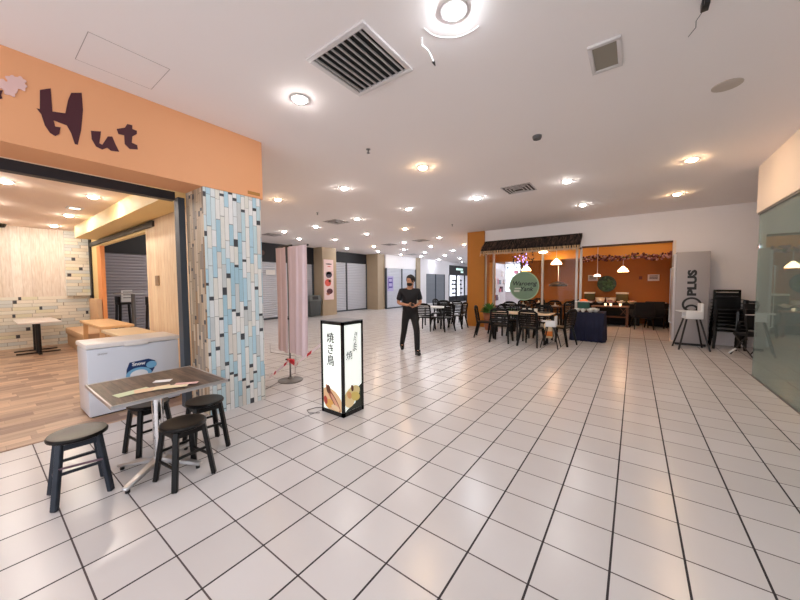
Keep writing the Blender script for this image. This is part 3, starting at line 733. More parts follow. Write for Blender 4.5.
# buffet counter
t = thing('buffet_counter', 'long dark draped counter along the restaurant back wall', 'counter', (-.75, 14.35, 0))
box('top', -1.0, .95, -.4, .4, .74, .78, blackc_m, t); box('skirt', -.98, .93, -.38, .38, .02, .74, blackc_m, t)
bowlc = [bone_m, mat('pink_bowl', rgb(232, 190, 186), .4), mat('cream_bowl', rgb(236, 214, 170), .4)]
for i, x in enumerate((-1.62, -1.32, -1.02, -.70, -.38, -.06)):
    m = bowlc[(0, 1, 0, 1, 0, 2)[i]]
    t = thing('serving_bowl', '%s serving bowl on the buffet counter, %s from the left' % (('white', 'pink', 'white', 'pink', 'white', 'cream')[i], ordn[i]), 'bowl', (x, 14.08, .78), 0, 'serving bowls on the buffet')
    b = B(); lathe(b, [(.05, 0), (.06, .01), (.12, .05), (.14, .08), (.13, .085), (.1, .06), (.001, .03)], n=18); obj('bowl', b, m, t, True)
    b = B()
    for k in range(5): ball(b, (random.uniform(-.06, .06), random.uniform(-.06, .06), .09), .035, sub=1)
    obj('food', b, fl[i % 3] if i % 2 else bone_m, t)
# green round ornament with vases
t = thing('round_ornament', 'large round dark green wreath ornament at the back of the buffet', 'ornament', (-.86, 14.55, .78))
b = B(); cyl(b, (0, 0, 0), (0, 0, .2), .12, n=16); obj('stand', b, dkwood_m, t)
b = B(); prism(b, [(.31*math.cos(a*PI/16), .72+.31*math.sin(a*PI/16)) for a in range(32)], lambda u, v, q: (u, q, v), -.03, .03); obj('disc', b, mat('deep_green', rgb(30, 60, 40), .5), t)
b = B()
for k in range(40):
    a = random.uniform(0, 2*PI); r = random.uniform(.05, .27); ball(b, (r*math.cos(a), -.06, .72+r*math.sin(a)), .04, 1.3, .5, 1, sub=1)
obj('leaves', b, mat('bright_leaf', rgb(56, 92, 62), .6, noise=.4, nscale=20), t)['kind'] = 'stuff'
for x, w, lab in ((-1.42, .17, 'woven box with pale cloth left of the green ornament'), (-.36, .19, 'woven box with pale cloth right of the green ornament')):
    t = thing('storage_basket', lab, 'basket', (x, 14.6, .78)); box('body', -w, w, -.12, .12, 0, .34, mat('olive_basket', rgb(84, 80, 52), .8), t, .01); box('cloth', -w-.01, w+.01, -.13, .13, .34, .40, bone_m, t, .01)
for x, lab in ((-1.05, 'pale bowl in front of the green ornament, left one'), (-.7, 'pale bowl in front of the green ornament, right one')):
    t = thing('serving_bowl', lab, 'bowl', (x, 14.4, .78), 0, 'pale bowls below the ornament')
    b = B(); lathe(b, [(.06, 0), (.15, .1), (.16, .2), (.14, .2), (.001, .14)], n=18); obj('bowl', b, bone_m, t, True)
# wooden side table
t = thing('side_table', 'brown wooden table with a lower shelf in front of the buffet', 'table', (-.68, 13.62, 0))
box('tabletop', -.56, .56, -.25, .25, .68, .72, mat('pale_brown_top', rgb(150, 108, 84), .4), t, .006); box('shelf', -.52, .52, -.2, .2, .32, .35, dkwood_m, t)
for x in (-.5, .5):
    for y in (-.19, .19): box('leg', x-.035, x+.035, y-.035, y+.035, 0, .68, dkwood_m, t)
b = B(); bar(b, (.3, -.2, .66), (.48, -.2, .42), .02); bar(b, (.48, -.2, .66), (.32, -.2, .42), .02); obj('bracing', b, dkwood_m, t)
for i, x in enumerate((-.82, -.66, -.38)):
    t = thing('tea_light', 'small glowing cup on the brown side table, %s from the left' % ordn[i], 'tea light', (x, 13.5, .72), 0, 'cups on the side table')
    b = B(); lathe(b, [(.03, 0), (.04, .09), (.035, .09), (.001, .02)], n=12); obj('cup', b, emis('cup_glow', (1, .75, .5, 1), 1.2), t, True)
# sofa-like black chairs
def armchair(x, y, rz, lab):
    t = thing('armchair', lab, 'armchair', (x, y, 0), rz, 'black chairs inside the restaurant')
    box('seat', -.26, .26, -.25, .25, .36, .46, blackc_m, t, .02); box('backrest', -.26, .26, -.3, -.22, .44, .9, blackc_m, t, .02)
    for s in (-1, 1):
        box('armrest', s*.27-.03, s*.27+.03, -.26, .2, .44, .64, blackc_m, t, .01)
        for q in (-1, 1):
            b = B(); bar(b, (s*.22, q*.21, .37), (s*.26, q*.27, 0), .04, w2=.025); obj('leg', b, blackg_m, t)
armchair(.22, 13.25, .25, 'black padded chair right of the brown side table')
armchair(.62, 13.9, -.2, 'black padded chair at the back, beside the draped table')
t = thing('draped_table', 'black draped table at the right inside the restaurant', 'table', (.72, 14.6, 0))
# (shorter than the counter; sits in the corner)
box('cloth', -.3, .28, -.34, -.0+.3, .0, .8, blackc_m, t, .01)
for i, (x, y) in enumerate(((.6, 14.4), (.72, 14.5), (.86, 14.42))):
    t = thing('plate_stack', 'stack of pale plates on the black draped table, %s from the left' % ordn[i], 'plates', (x, y, .8), 0, 'plates on the draped table')
    for k in range(3):
        b = B(); lathe(b, [(.03, 0), (.075, .01), (.076, .014), (.001, .01)], (0, 0, .016*k), 14); obj('plate', b, bowlc[i % 2], t, True)
# navy table in front
t = thing('navy_draped_table', 'table under a pleated navy cloth in front of the doorway', 'table', (-.97, 9.93, 0))
b = B(); x0, x1, y0, y1 = -.37, .37, -.38, .42
per = []
N = 22
for i in range(N): per.append((x0+(x1-x0)*i/N, y0, 0, -1))
for i in range(N): per.append((x1, y0+(y1-y0)*i/N, 1, 0))
for i in range(N): per.append((x1-(x1-x0)*i/N, y1, 0, 1))
for i in range(N): per.append((x0, y1-(y1-y0)*i/N, -1, 0))
rings = []
for zz, f in ((.01, 1), (.3, .8), (.6, .4), (.76, .05)):
    rings.append([b.verts.new((x+nx*(.028*f*math.sin(i*1.9)+.02*f), y+ny*(.028*f*math.sin(i*1.9)+.02*f), zz)) for i, (x, y, nx, ny) in enumerate(per)])
for a, c in zip(rings, rings[1:]):
    for i in range(len(per)): b.faces.new((a[i], a[(i+1) % len(per)], c[(i+1) % len(per)], c[i]))
b.faces.new(rings[-1])
obj('tablecloth', b, navy_m, t, True)
box('tabletop', x0+.01, x1-.01, y0+.01, y1-.01, .73, .755, dkwood_m, t)
t = thing('menu_board', 'small teal chalkboard standing on the navy table', 'board', (-1.1, 9.9, .762))
box('board', -.14, .14, -.012, .012, .03, .26, green_m, t, .004); box('frame', -.16, .16, -.02, .02, 0, .03, dkwood_m, t); box('top_rail', -.2, .2, -.05, .05, .26, .275, bone_m, t)
for i, (x, y, r) in enumerate(((-1.22, 9.7, .07), (-1.08, 9.65, .06), (-.92, 9.7, .08), (-.82, 9.82, .09), (-.9, 10.0, .08))):
    t = thing('crockery_bowl', 'white bowl on the navy table, %s from the left' % ordn[i], 'bowl', (x, y, .762), 0, 'white crockery on the navy table')
    b = B(); lathe(b, [(.4*r, 0), (r, .05), (r*1.1, .09), (r, .09), (.001, .05)], n=16); obj('bowl', b, bone_m, t, True)
    b = B(); ball(b, (0, 0, .085), r*.8, 1, 1, .35, 1); obj('napkin', b, paper_m, t)
t = thing('orange_bowl', 'bright orange heap on the ledge above the chalkboard', 'bowl', (-1.1, 9.9, 1.037))
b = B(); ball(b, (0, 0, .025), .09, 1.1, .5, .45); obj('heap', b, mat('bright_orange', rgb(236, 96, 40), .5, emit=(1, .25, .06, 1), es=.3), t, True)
b = B(); lathe(b, [(.05, 0), (.08, .012), (.001, .012)], n=14); obj('dish', b, bone_m, t, True)
# inside tables and chairs behind the window
# ------------------------------------------------------------------ chairs
def make_chair(name, lab, m, grp):
    t = thing(name, lab, 'chair', (0, 0, 0), 0, grp)     # faces +Y, back at -Y
    b = B(); bx(b, -.22, .22, -.21, .22, .42, .455, .014); obj('seat', b, m, t, True)
    for s in (-1, 1):
        b = B(); bar(b, (s*.2, .19, .43), (s*.235, .25, 0), .05, w2=.034); obj('leg', b, m, t)
        b = B(); bar(b, (s*.2, -.19, .43), (s*.24, -.29, 0), .05, w2=.034); obj('leg', b, m, t)
    # backrest: curved frame with slats
    b = B()
    pts = [(-.205, -.2, .43), (-.225, -.235, .62), (-.215, -.27, .82), (-.12, -.285, .88), (0, -.29, .89), (.12, -.285, .88), (.215, -.27, .82), (.225, -.235, .62), (.205, -.2, .43)]
    tube(b, pts, .026, 8)
    for z, w in ((.52, .21), (.575, .215), (.63, .22), (.685, .22), (.74, .22), (.795, .215), (.85, .2)):
        y = -.205-.075*(z-.43)/.4
        bx(b, -w, w, y-.012, y+.004, z-.019, z+.019)
    obj('backrest', b, m, t, True)
    return t
ch0 = make_chair('dining_chair', 'black slatted dining chair seen from behind, left of centre at the long restaurant table', mat('black_chair_plastic', rgb(7, 7, 8), .4, spec=.25), 'black dining chairs')
ch0.location = (-2.80, 8.32, 0); ch0.rotation_euler = (0, 0, .08)
G = 'black dining chairs'
D = lambda x, y, r, lab: dup(ch0, (x, y, 0), r, lab, G)
D(-2.02, 8.22, -.12, 'black slatted dining chair seen from behind, in the centre of the long restaurant table')
D(-3.42, 8.78, -PI/2+.25, 'black dining chair at the left end of the long table beside the ochre pillar')
D(-1.46, 8.75, PI/2-.3, 'black dining chair at the right end of the long table beside the navy cloth')
D(-2.75, 9.55, PI, 'black dining chair on the far side of the long table, left one')
D(-2.05, 9.6, PI+.15, 'black dining chair on the far side of the long table, right one')
D(-3.3, 9.6, PI-.2, 'black dining chair by the potted plant, behind the long table')
def dtable(x, y, w, d, top_m, lab, h=.74):
    t = thing('dining_table', lab, 'table', (x, y, 0))
    box('tabletop', -w/2, w/2, -d/2, d/2, h-.03, h, top_m, t, .006)
    for s in (-1, 1):
        for q in (-1, 1):
            box('leg', s*(w/2-.06)-.02, s*(w/2-.06)+.02, q*(d/2-.06)-.02, q*(d/2-.06)+.02, 0, h-.03, black_m, t)
cr = mat('cream_table_top', rgb(226, 200, 170), .35)
dtable(-2.80, 8.97, .72, .7, cr, 'cream topped table, left of the two in front of the restaurant window')
dtable(-2.05, 8.97, .72, .7, cr, 'cream topped table, right of the two in front of the restaurant window')
# things on these tables
for i, x in enumerate((-2.42+.02, -2.25, -2.1)):
    t = thing('tissue_box', '%s on the cream table, %s from the left' % (('white cup', 'white caddy', 'white cup')[i], ordn[i]), 'tableware', (x, 8.95, .74), 0, 'white tableware on the cream tables')
    b = B(); lathe(b, [(.04, 0), (.045, .12), (.035, .12), (.001, .02)], n=14); obj('body', b, bone_m, t, True)
t = thing('serving_tray', 'dark oval tray on the cream table', 'tray', (-1.9, 9.1, .74)); b = B(); lathe(b, [(.1, 0), (.17, .02), (.165, .025), (.001, .01)], n=18); obj('tray', b, black_m, t, True)
t = thing('tote_bag', 'orange and cream bag hanging by the right end of the long table', 'bag', (-1.72, 8.62, .455-.35)); 
b = B(); bx(b, -.1, .1, -.06, .06, .05, .42, .03); bg_ = obj('bag', b, mat('cream_bag', rgb(232, 206, 168), .7), t, True)
b = B(); bx(b, -.102, .102, -.064, .0, .1, .24, .02); obj('patch', b, mat('orange_patch', rgb(236, 136, 60), .7), bg_, True)
b = B(); tube(b, [(-.07, 0, .4), (-.05, 0, .52), (.05, 0, .52), (.07, 0, .4)], .008); obj('handle', b, fringe_m, t)
# planter at the pillar
t = thing('potted_plant', 'bushy green plant in a clay pot beside the ochre pillar', 'plant', (-3.85, 10.25, 0))
b = B(); lathe(b, [(.001, 0), (.15, 0), (.2, .5), (.22, .52), (.22, .58), (.18, .58), (.001, .54)], n=20); obj('pot', b, terra_m, t, True)
random.seed(11); b = B()
for k in range(130):
    a = random.uniform(0, 2*PI); el = random.uniform(.1, 1.3); L = random.uniform(.2, .42)
    d = Vector((math.cos(a)*math.cos(el), math.sin(a)*math.cos(el), math.sin(el))); p = Vector((0, 0, .57)); n_ = d.cross(Vector((0, 0, 1))).normalized()
    q = [p+d*L*.35, p+d*L*.7+n_*.035, p+d*L-Vector((0, 0, .04)), p+d*L*.7-n_*.035]
    vs = [b.verts.new(v) for v in q]; b.faces.new(vs)
    lo = [b.verts.new(v-Vector((0, 0, .003))) for v in q]; b.faces.new(lo[::-1])
obj('foliage', b, leaf_m, t)
t = thing('potted_plant', 'small green plant in a pot just right of the bushy one', 'plant', (-3.15, 10.35, 0))
b = B(); lathe(b, [(.001, 0), (.12, 0), (.15, .42), (.13, .42), (.001, .4)], n=20); obj('pot', b, blackg_m, t, True); b = B()
for k in range(70):
    a = random.uniform(0, 2*PI); el = random.uniform(.2, 1.4); L = random.uniform(.25, .5)
    d = Vector((math.cos(a)*math.cos(el), math.sin(a)*math.cos(el), math.sin(el))); p = Vector((0, 0, .41)); n_ = d.cross(Vector((0, 0, 1))).normalized()
    q = [p+d*L*.3, p+d*L*.7+n_*.03, p+d*L-Vector((0, 0, .04)), p+d*L*.7-n_*.03]
    b.faces.new([b.verts.new(v) for v in q])
obj('foliage', b, leaf_m, t)
# tables inside, behind the glass
for i, (x, y) in enumerate(((-3.5, 12.1), (-2.4, 12.0), (-1.8, 13.3), (-3.3, 13.6))):
    dtable(x, y, .8, .7, dkwood_m, 'dark table inside the restaurant behind the glass, %s' % ('front left', 'front right', 'back right', 'back left')[i])
    for k, (dx, dy) in enumerate(((-.2, 0), (.2, .05))):
        t = thing('dinner_plate', 'white plate with a folded napkin on the %s inside table, %s one' % (('front left', 'front right', 'back right', 'back left')[i], ('left', 'right')[k]), 'plate', (x+dx, y+dy, .74), 0, 'set plates inside the restaurant')
        b = B(); lathe(b, [(.06, 0), (.12, .015), (.12, .02), (.001, .01)], n=16); obj('plate', b, bone_m, t, True)
        b = B(); cyl(b, (0, 0, .012), (0, 0, .13), .05, .005, 10); obj('napkin', b, bone_m, t)
    dup(ch0, (x, y-.5, 0), .1*(i-1), 'black chair in front of the %s table inside the restaurant' % ('front left', 'front right', 'back right', 'back left')[i], G)
    dup(ch0, (x+.05, y+.5, 0), PI, 'black chair behind the %s table inside the restaurant' % ('front left', 'front right', 'back right', 'back left')[i], G)
# glowing panels added to brighten the shop, and shelf, through the left window
for (x, w_2, z0, hh, lab) in ((-5.45, .75, 1.1, 1.5, 'tall added glowing panel in the bright shop, left one seen through the window'), (-4.55, .7, .5, 2.2, 'tall added glowing panel in the bright shop, right one seen through the window')):
    t = thing('added_glow_panel', lab, 'added light panel', (x, 17.98, z0)); box('frame', -w_2/2-.02, w_2/2+.02, -.03, .01, -.02, hh+.02, wplast_m, t); box('face', -w_2/2, w_2/2, -.036, -.03, 0, hh, emis('panel_glow', (.86, .93, 1, 1), 1.3), t)
    for k in range(5):
        zz = .1+k*hh/5.2; xx = random.uniform(-w_2/2+.03, w_2/2-.3); box('picture', xx, xx+random.uniform(.1, .25), -.04, -.036, zz, zz+random.uniform(.1, .2), (mat('pink_goods', rgb(226, 150, 176), .5), mat('slate_goods', rgb(120, 130, 150), .5), mat('plum_goods', rgb(110, 60, 90), .5))[k % 3], t)
t = thing('shop_shelf', 'white shelf unit with pink goods in the bright shop beyond the left window', 'shelf', (-5.68, 15.6, 0))
box('frame', -.2, .1, -1.5, 1.5, 0, 2.3, mat('shop_white', rgb(226, 220, 226), .6), t)
random.seed(2)
for k in range(26):
    y = random.uniform(-1.4, 1.2); z = .3+.4*random.randint(0, 4)
    box('box', .1, .18, y, y+random.uniform(.12, .3), z, z+random.uniform(.15, .3), random.choice([mat('pink_goods', rgb(226, 150, 176), .5), mat('plum_goods', rgb(110, 60, 90), .5), mat('white_goods', rgb(240, 236, 240), .5), mat('slate_goods', rgb(120, 130, 150), .5)]), t)

# centre-left tables and chairs
dtable(-5.75, 9.75, 1.1, .7, wplast_m, 'white topped table right of the walking man')
dtable(-5.75, 11.9, 1.2, .7, wplast_m, 'white topped table farther back, left of the ochre pillar')
D(-5.0, 9.2, PI/2-.3, 'large black chair right of the nearer white table, facing the man')
D(-5.55, 9.0, .2, 'black chair in front of the nearer white table, partly behind the man')
D(-5.9, 10.5, PI, 'black chair behind the nearer white table')
D(-4.95, 10.1, PI/2, 'black chair close behind the large black chair')
D(-5.95, 11.2, .1, 'black chair in front of the farther white table, left one')
D(-5.35, 11.2, -.1, 'black chair in front of the farther white table, right one')
D(-6.55, 11.8, -PI/2, 'black chair at the left end of the farther white table')
D(-5.6, 12.5, PI, 'black chair behind the farther white table')

# ------------------------------------------------------------------ tall cabinet with the lettering
QX0, QX1, QY0, QY1, QH = .82, 1.42, 10.32, 10.83, 2.27
t = thing('display_chiller', 'tall grey cabinet with black lettering beside the restaurant doorway', 'cabinet', (QX0, QY0, 0))
box('body', 0, QX1-QX0, 0, QY1-QY0, .06, QH, grey_m, t, .008); box('plinth', .02, QX1-QX0-.02, .02, QY1-QY0, 0, .06, black_m, t)
dr = box('door', -.05, -.002, .02, QY1-QY0-.02, .1, QH-.04, mat('chiller_door', rgb(196, 196, 204), .3), t, .006)
b = B(); tube(b, [(-.05, .1, 1.9), (-.1, .08, 1.88), (-.1, .08, .55), (-.05, .1, .53)], .016); obj('handle', b, wplast_m, dr, True)
qm = face_mat((.30, -.006, 1.52), (0, 0, 1), (-1, 0, 0))
text('lettering', 'PLUS', .21, black_m, t, qm, bold=.012, sx=1.36)
b = B()
def arc(cx, cz, r0, r1, a0, a1, n=30):
    for k in range(n):
        p, q = a0+(a1-a0)*k/n, a0+(a1-a0)*(k+1)/n
        prism(b, [(cx+r0*math.cos(p), cz+r0*math.sin(p)), (cx+r1*math.cos(p), cz+r1*math.sin(p)), (cx+r1*math.cos(q), cz+r1*math.sin(q)), (cx+r0*math.cos(q), cz+r0*math.sin(q))], lambda u, v, w: (u, w, v), -.006, 0)
arc(.30, 1.0, .135, .18, 0, 2*PI); arc(.30, .87, .09, .135, .2, PI-.2, 16)
obj('emblem', b, black_m, t)

# white high chair
def high_chair(x, y, rz, lab, sc=1):
    t = thing('high_chair', lab, 'high chair', (x, y, 0), rz)
    b = B(); bx(b, -.15, .15, -.14, .15, .70, .74, .015); bx(b, -.15, .15, -.17, -.13, .70, 1.06, .018); bx(b, -.16, -.13, -.15, .14, .72, .88, .01); bx(b, .13, .16, -.15, .14, .72, .88, .01); obj('seat', b, wplast_m, t, True)
    b = B(); bx(b, -.17, .17, .1, .26, .86, .885, .01); obj('tray', b, wplast_m, t, True)
    for s in (-1, 1):
        for q in (-1, 1):
            b = B(); cyl(b, (s*.11, q*.11, .72), (s*.25, q*.27, 0), .018, n=8); obj('leg', b, black_m, t, True)
    t.scale = (sc, sc, sc)
    return t
high_chair(1.08, 9.86, PI/2+.15, 'white plastic high chair with black legs in front of the grey cabinet')
high_chair(-1.58, 8.2, PI/2, 'small pale high chair between the two right chairs of the long table', .72)

# plastic armchair stacks
def make_arm():
    t = thing('stacking_chair', 'x', 'chair', (0, 0, 0), 0, 'stacked black plastic armchairs')
    b = B(); bx(b, -.22, .22, -.2, .22, .40, .425, .01); obj('seat', b, blackg_m, t, True)
    b = B(); bx(b, -.23, -.19, -.26, -.225, .4, .83); bx(b, .19, .23, -.26, -.225, .4, .83); bx(b, -.23, .23, -.265, -.225, .81, .86, .01)
    for k in range(7): bx(b, -.19, .19, -.255, -.24, .46+k*.05, .49+k*.05)
    obj('backrest', b, blackg_m, t)
    for s in (-1, 1):
        b = B(); bx(b, s*.25-.025, s*.25+.025, -.24, .2, .62, .64, .006); bx(b, s*.25-.02, s*.25+.02, .16, .2, .42, .63); obj('armrest', b, blackg_m, t, True)
        for q in (-1, 1):
            b = B(); bar(b, (s*.22, q*.19, .41), (s*.255, q*.24, 0), .05, .03, w2=.045); obj('leg', b, blackg_m, t)
    return t
arm = make_arm(); first = True
for (x, y, n_, rz, nm) in ((1.76, 10.42, 7, PI, 'taller'), (2.16, 10.25, 4, PI-.3, 'lower')):
    for k in range(n_):
        pos = 'bottom chair' if k == 0 else ('topmost chair' if k == n_-1 else '%s chair from the bottom' % ordn[k])
        lab = 'black plastic armchair, %s of the %s stack by the white wall' % (pos, nm)
        loc = (x, y-.012*k, .083*k)
        if first: arm.location = loc; arm.rotation_euler = (0, 0, rz); arm['label'] = lab; first = False
        else: dup(arm, loc, rz, lab)
# folded pushchair-like chair beside the stacks
t = thing('folding_chair', 'black padded chair with a white metal frame at the edge of the glass wall', 'chair', (1.98, 9.5, 0), .5)
b = B(); bx(b, -.17, .17, -.03, .03, .6, 1.1, .028, rot=Matrix.Rotation(-.12, 3, 'X')); obj('backrest', b, blackc_m, t, True)
b = B(); bx(b, -.17, .17, -.1, .25, .42, .48, .02); obj('seat', b, blackc_m, t, True)
b = B(); tube(b, [(-.19, .25, .0), (-.19, -.1, .45), (-.19, -.05, .98), (.19, -.05, .98), (.19, -.1, .45), (.19, .25, 0)], .012); obj('frame', b, black_m, t, True)
b = B(); tube(b, [(-.19, -.25, .02), (-.19, .2, .45), (.19, .2, .45), (.19, -.25, .02)], .012); obj('frame', b, black_m, t, True)
b = B(); tube(b, [(-.2, .27, .02), (-.2, .12, .14)], .018); obj('foot', b, wplast_m, t, True)
b = B(); bx(b, -.2, .2, -.075, -.05, .86, .88); obj('rail', b, chrome_m, t)

# ------------------------------------------------------------------ chest freezer
t = thing('chest_freezer', 'white chest freezer with a blue oval sticker in front of the cafe', 'freezer', (-4.98, 1.225, 0))
box('body', -.52, 0, -.465, .44, .02, .8, freez_m, t, .012); box('base', -.5, -.02, -.44, .38, .006, .03, black_m, t)
b = B(); bx(b, -.54, .015, -.475, .45, .805, .865, .018); ld = obj('lid', b, freezl_m, t, True)
b = B(); bx(b, .012, .03, -.14, .1, .795, .835, .008); obj('handle', b, freezl_m, ld, True)
def ell(cy, cz, ry, rz_, m, x1, name='sticker', par=t):
    q = B(); prism(q, [(cy+ry*math.cos(a*PI/14), cz+rz_*math.sin(a*PI/14)) for a in range(28)], lambda u, v, w: (w, u, v), 0, x1); return obj(name, q, m, par)
blue = mat('deep_blue_print', rgb(24, 56, 110), .4); sky = mat('sky_blue_print', rgb(120, 180, 220), .4)
b = B(); prism(b, [(-.12, .5), (-.09, .585), (.10, .60), (.17, .565), (.16, .47), (.1, .36), (-.13, .34)], lambda u, v, w: (w, u, v), 0, .003); obj('sticker', b, blue, t)
ell(.0, .42, .13, .09, sky, .005); ell(.0, .42, .09, .06, mat('white_print', rgb(236, 240, 246), .4), .006); ell(.13, .52, .055, .045, sky, .005)
text('lettering', 'Snow', .058, mat('white_print', rgb(236, 240, 246), .4), t, face_mat((.005, .0, .555), (0, 1, 0), (0, 0, 1)), bold=.002)
text('lettering', 'SNOW', .028, mat('grey_print', rgb(150, 150, 156), .7), t, face_mat((.002, -.33, .735), (0, 1, 0), (0, 0, 1)))
t = thing('wall_switch', 'small brown square plate on the pine wall panel above the freezer', 'switch', (-6.95, 2.03, 1.62)); box('plate', -.09, .09, -.004, .008, -.09, .09, mat('brown_switch', rgb(150, 120, 92), .5), t)

# ------------------------------------------------------------------ cafe furniture
t = thing('cafe_table', 'pale square topped table on twin black posts near the cafe back wall', 'table', (-11.15, .9, 0))
box('tabletop', -.75, .75, -.32, .32, .72, .755, mat('pale_table_top', rgb(222, 212, 206), .3), t, .006)
for x in (-.28, .2):
    b = B(); cyl(b, (x, 0, .02), (x, 0, .72), .045, n=12); obj('post', b, black_m, t, True)
    b = B(); bar(b, (x-.02, -.34, .02), (x-.02, .34, .02), .05, .02); bar(b, (x-.32, 0, .02), (x+.3, 0, .02), .05, .02); obj('foot', b, black_m, t)
t = thing('booth_bench', 'tan upholstered corner bench below the strip clad corner', 'bench', (-11.2, 1.7, 0))
box('seat', -.7, 1.4, -.25, .31, .3, .46, tan_m, t, .03); box('base', -.68, 1.38, -.22, .31, .006, .3, tan_m, t); box('backrest', -.55, .3, .20, .31, .46, 1.2, tan_m, t, .03)
t = thing('booth_bench', 'tan upholstered seat cut off by the left edge of the picture', 'bench', (-9.9, -.15, 0))
box('seat', -.35, .35, -.6, .42, .3, .5, tan_m, t, .04); box('backrest', -.35, .35, -.6, -.35, .5, 1.1, tan_m, t, .04)
for x in (-.3, .3):
    for y in (-.5, .36): box('leg', x-.03, x+.03, y-.03, y+.03, .006, .3, dkwood_m, t)
def wtable(x, y, w, d, h, lab, m):
    t = thing('wooden_table', lab, 'table', (x, y, 0))
    box('tabletop', -w/2, w/2, -d/2, d/2, h-.05, h, m, t, .006)
    for s in (-1, 1):
        for q in (-1, 1):
            b = B(); bar(b, (s*(w/2-.25), q*(d/2-.06), h-.05), (s*(w/2-.12), q*(d/2-.05), .006), .07, .06); obj('leg', b, orwood_m, t)
wtable(-8.95, 1.68, 1.9, .5, .77, 'light wood table with orange trestle legs behind the freezer, farther one', orwood_m)
wtable(-7.0, 1.62, 1.25, .5, .75, 'light wood table directly behind the freezer, nearer one', ltwood_m)
t = thing('bar_table', 'small glass topped bar table on a steel post outside the cafe opening', 'table', (-11.6, 2.8, 0))
b = B(); cyl(b, (0, 0, 0), (0, 0, 1.30), .05, n=14); obj('post', b, steel_m, t, True)
b = B(); lathe(b, [(.001, 1.30), (.42, 1.30), (.43, 1.312), (.42, 1.325), (.001, 1.325)], n=28); obj('tabletop', b, mat('pale_glass_top', rgb(196, 196, 200), .2), t, True)
b = B(); lathe(b, [(.001, 0), (.26, 0), (.25, .02), (.001, .03)], n=24); obj('base', b, steel_m, t, True)
def bstool(x, y, lab):
    t = thing('bar_stool', lab, 'stool', (x, y, 0), 0, 'black bar stools at the bar table')
    box('seat', -.22, .22, -.18, .18, .98, 1.04, black_m, t, .01); box('backrest', -.22, .22, -.18, -.14, 1.04, 1.22, black_m, t, .01)
    for s in (-1, 1):
        for q in (-1, 1):
            b = B(); bar(b, (s*.18, q*.14, .98), (s*.22, q*.18, 0), .05); obj('leg', b, black_m, t)
    box('footrest', -.2, .2, -.17, .17, .3, .33, black_m, t)
bstool(-11.0, 3.15, 'black bar stool right of the bar table outside the cafe opening'); bstool(-12.25, 2.75, 'black bar stool left of the bar table outside the cafe opening')

# ------------------------------------------------------------------ front table and stools
TX, TY = -3.11, .888
t = thing('bistro_table', 'square dark slatted table with aluminium rim and pedestal in front of the cafe', 'table', (TX, TY, 0))
b = B(); bx(b, -.375, .375, -.36, .36, .722, .741); o = obj('tabletop', b, slat_m, t)
b = B()
for a in ((-.387, .387, -.372, -.36), (-.387, .387, .36, .372), (-.387, -.375, -.36, .36), (.375, .387, -.36, .36)): bx(b, a[0], a[1], a[2], a[3], .718, .744, .003)
obj('rim', b, alu_m, t, True)
b = B(); cyl(b, (-.05, .0, .08), (-.05, 0, .722), .040, n=24); obj('pole', b, chrome_m, t, True)
b = B(); lathe(b, [(.001, .06), (.05, .06), (.055, .10), (.035, .13), (.001, .13)], (-.05, 0, 0), 20); obj('hub', b, alu_m, t, True)
for a in (218, 305, 38, 125):
    a = math.radians(a); d = Vector((math.cos(a), math.sin(a), 0)); c0 = Vector((-.05, 0, 0))
    b = B(); vs = bar(b, c0+d*.03+Vector((0, 0, .09)), c0+d*.34+Vector((0, 0, .035)), .075, .04, .010, w2=.05); ft = obj('foot', b, alu_m, t, True)
    b = B(); cyl(b, c0+d*.31+Vector((0, 0, 0)), c0+d*.31+Vector((0, 0, .025)), .016, n=10); obj('glide', b, black_m, ft)
sm = mat('black_stool_lacquer', rgb(9, 9, 10), .35, spec=.3, noise=.2, nscale=20); sm2 = mat('worn_slate_lacquer', rgb(44, 50, 60), .45, spec=.3, noise=.2, nscale=20)
def stool(x, y, rz, lab, h=.455, m=sm, tape=False, rad=.158):
    t = thing('round_stool', lab, 'stool', (x, y, 0), rz, 'round wooden stools around the bistro table')
    b = B(); lathe(b, [(.001, h-.032), (rad-.012, h-.032), (rad, h-.026), (rad+.002, h-.012), (rad-.006, h-.001), (rad-.03, h), (rad*.6, h-.004), (.001, h-.005)], n=36); obj('seat', b, mat('stool_seat', rgb(15, 13, 14), .3, spec=.25, noise=.25, nscale=14), t, True)
    leg = lambda s, q, z: Vector((s*(.095+.05*(1-z/h)), q*(.095+.05*(1-z/h)), z))
    for s in (-1, 1):
        for q in (-1, 1):
            b = B(); bar(b, leg(s, q, 0), leg(s, q, h-.03), .040, .032, .005); obj('leg', b, m, t, True)
    b = B()
    for (z, f) in ((h-.06, 0),):
        for s in (-1, 1): bar(b, leg(-1, s, z), leg(1, s, z), .022, .04); bar(b, leg(s, -1, z), leg(s, 1, z), .022, .04)
    obj('apron', b, m, t)
    for k, (p, q_, z) in enumerate((((-1, -1), (1, -1), .16), ((-1, 1), (1, 1), .16), ((-1, -1), (-1, 1), .23), ((1, -1), (1, 1), .23))):
        b = B(); bar(b, leg(p[0], p[1], z), leg(q_[0], q_[1], z), .016, .02, .003); obj('stretcher', b, m, t)
        if tape and k == 3:
            b = B(); bar(b, leg(1, -1, .275)+Vector((.016, 0, 0)), leg(1, 1, .275)+Vector((.016, 0, -.02)), .012, .012); o = obj('tape', b, mat('mauve_tape', rgb(120, 96, 110), .5), t)
            o['label'] = 'mauve tape band'
stool(-3.27, .432, -.05, 'round dark stool standing apart at the left, in front of the wood floor', h=.465, m=sm2, tape=True, rad=.165)
stool(-2.855, .965, .12, 'round black stool nearest the viewer, right in front of the table pedestal')
stool(-3.235, 1.275, -.1, 'round black stool behind the right corner of the table, by the strip clad pillar')
stool(-3.60, .945, .1, 'round black stool behind the table, in front of the freezer')
